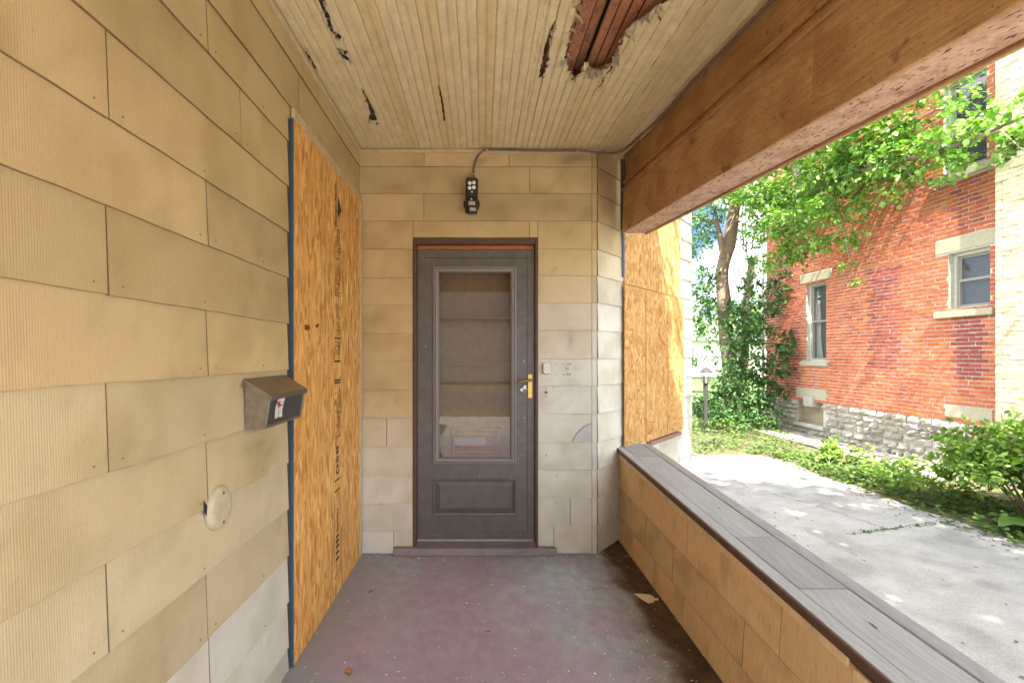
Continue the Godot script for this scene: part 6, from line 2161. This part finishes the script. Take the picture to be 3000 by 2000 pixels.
func build_yard() -> void:
	# lantern on a post
	var base := at(1622, 990, 12.0)
	base.y = GROUND
	var t := thing("garden_lamp", "old black lantern on a slim post standing in the ivy", "lamp post", base)
	var iron := mat(lin(0.05, 0.046, 0.048), 0.6, T.grime, null, 1.0, 0.3)
	var p := MB.new()
	p.tube([Vector3(0, -0.1, 0), Vector3(0, 0.8, 0), Vector3(0.0, 1.10, 0)], [0.042, 0.040, 0.036], 12)
	put("post", p, iron, t)
	var c := MB.new()
	c.lathe(Transform3D(Basis(), Vector3(0, 1.08, 0)), [Vector2(0.05, 0), Vector2(0.05, 0.03), Vector2(0.085, 0.05), Vector2(0.085, 0.06), Vector2(0.0, 0.062)], 6)
	put("collar", c, iron, t)
	var gl := mat(Color(0.6, 0.6, 0.55, 0.18), 0.15)
	gl.transparency = BaseMaterial3D.TRANSPARENCY_ALPHA
	for k in 6:
		var a := TAU * k / 6.0 + 0.3
		var b := TAU * (k + 1) / 6.0 + 0.3
		var bar := MB.new()
		bar.tube([Vector3(cos(a) * 0.075, 1.14, sin(a) * 0.075), Vector3(cos(a) * 0.125, 1.385, sin(a) * 0.125)], 0.008, 6)
		put("bar", bar, iron, t)
		var g := MB.new()
		g.poly([Vector3(cos(a) * 0.073, 1.145, sin(a) * 0.073), Vector3(cos(a) * 0.122, 1.38, sin(a) * 0.122), Vector3(cos(b) * 0.122, 1.38, sin(b) * 0.122), Vector3(cos(b) * 0.073, 1.145, sin(b) * 0.073)], Vector3(cos((a + b) * 0.5), 0, sin((a + b) * 0.5)))
		put("glass", g, gl, t)
	var rf := MB.new()
	rf.lathe(Transform3D(Basis(Vector3.UP, 0.3), Vector3(0, 1.38, 0)), [Vector2(0.13, 0), Vector2(0.165, 0.004), Vector2(0.160, 0.016), Vector2(0.085, 0.095), Vector2(0.05, 0.115), Vector2(0.03, 0.125), Vector2(0.012, 0.16), Vector2(0.0, 0.165)], 6)
	put("cap", rf, iron, t)
	# metal fence behind
	var f := thing("metal_fence", "low dark metal fence behind the lamp post", "fence", Vector3(5.4, GROUND, -17.0))
	var fm := mat(lin(0.03, 0.03, 0.032), 0.6)
	for y in [0.55, 1.02]:
		var r := MB.new()
		r.bx(Vector3(-3.0, y, -0.015), Vector3(6.0, y + 0.045, 0.015))
		put("rail", r, fm, f)
	for k in 10:
		var q := MB.new()
		q.bx(Vector3(-3.0 + k, -0.1, -0.025), Vector3(-2.95 + k, 1.1, 0.024))
		put("post", q, fm, f)
	# far white house with a grey roof
	var h := thing("far_house", "white house with a grey roof far behind the leaning tree", "house", Vector3(17.5, GROUND, -42))
	var w := MB.new()
	w.bx(Vector3(-6, 0, -6), Vector3(6, 3.1, 0))
	put("wall", w, mat(lin(0.75, 0.74, 0.72), 0.8), h)
	var ro := MB.new()
	ro.poly([Vector3(-6.5, 3.0, 0.6), Vector3(6.5, 3.0, 0.6), Vector3(6.5, 4.9, -3), Vector3(-6.5, 4.9, -3)], Vector3(0, 1, 1))
	ro.poly([Vector3(-6.5, 3.0, -6.6), Vector3(6.5, 3.0, -6.6), Vector3(6.5, 4.9, -3), Vector3(-6.5, 4.9, -3)], Vector3(0, 1, -1))
	for x in [-6.0, 6.0]: ro.poly([Vector3(x, 3.0, 0), Vector3(x, 4.8, -3), Vector3(x, 3.0, -6)], Vector3(x, 0, 0))
	put("roof", ro, mat(lin(0.33, 0.32, 0.32), 0.9, T.grime, null, 1.0, 1.0), h)
	for k in 3:
		var wn := MB.new()
		wn.bx(Vector3(-4.5 + k * 3.5, 0.9, 0.0), Vector3(-3.5 + k * 3.5, 2.3, 0.05))
		put("window", wn, mat(lin(0.10, 0.11, 0.12), 0.2), h)
	# white hose hanging from the bay's outer corner
	var hs := thing("white_hose", "thin white hose hanging at the outer foot of the bay wall", "hose", Vector3(2.16, 0.05, -5.16))
	var hm := MB.new()
	hm.tube([Vector3(-0.03, 0.34, -0.01), Vector3(0.02, 0.33, 0), Vector3(0.045, 0.27, 0.0), Vector3(0.055, 0.1, 0.0), Vector3(0.06, -0.12, 0.01), Vector3(0.05, -0.46, 0.01)], 0.009, 8)
	put("hose", hm, mat(lin(0.72, 0.72, 0.70), 0.5), hs)

func make_sky() -> Sky:
	var im := Image.create_empty(768, 384, false, Image.FORMAT_RGBF)
	var n := noise(7, 1.6, 5)
	for y in 384:
		var el := PI * (0.5 - (y + 0.5) / 384.0)
		for x in 768:
			var az := TAU * (x + 0.5) / 768.0
			var d := Vector3(cos(el) * sin(az), sin(el), cos(el) * cos(az))
			var h := clampf(d.y, 0.0, 1.0)
			var c := Color(0.075, 0.115, 0.175).lerp(Color(0.035, 0.075, 0.165), pow(h, 0.5))
			if d.y > 0.0:
				var q := d / maxf(d.y + 0.22, 0.05)
				var v := n.get_noise_3d(q.x * 0.9, q.z * 0.9, 3.0) + 0.35 * n.get_noise_3d(d.x * 4.0, d.y * 7.0, d.z * 4.0)
				c = c.lerp(Color(1.25, 1.25, 1.27), smoothstep(-0.10, 0.24, v) * 0.95)
			else:
				c = Color(0.28, 0.28, 0.26).lerp(Color(0.10, 0.14, 0.20), smoothstep(-0.06, 0.0, d.y))
			im.set_pixel(x, y, c)
	var p := PanoramaSkyMaterial.new()
	p.panorama = ImageTexture.create_from_image(im)
	var s := Sky.new()
	s.sky_material = p
	return s
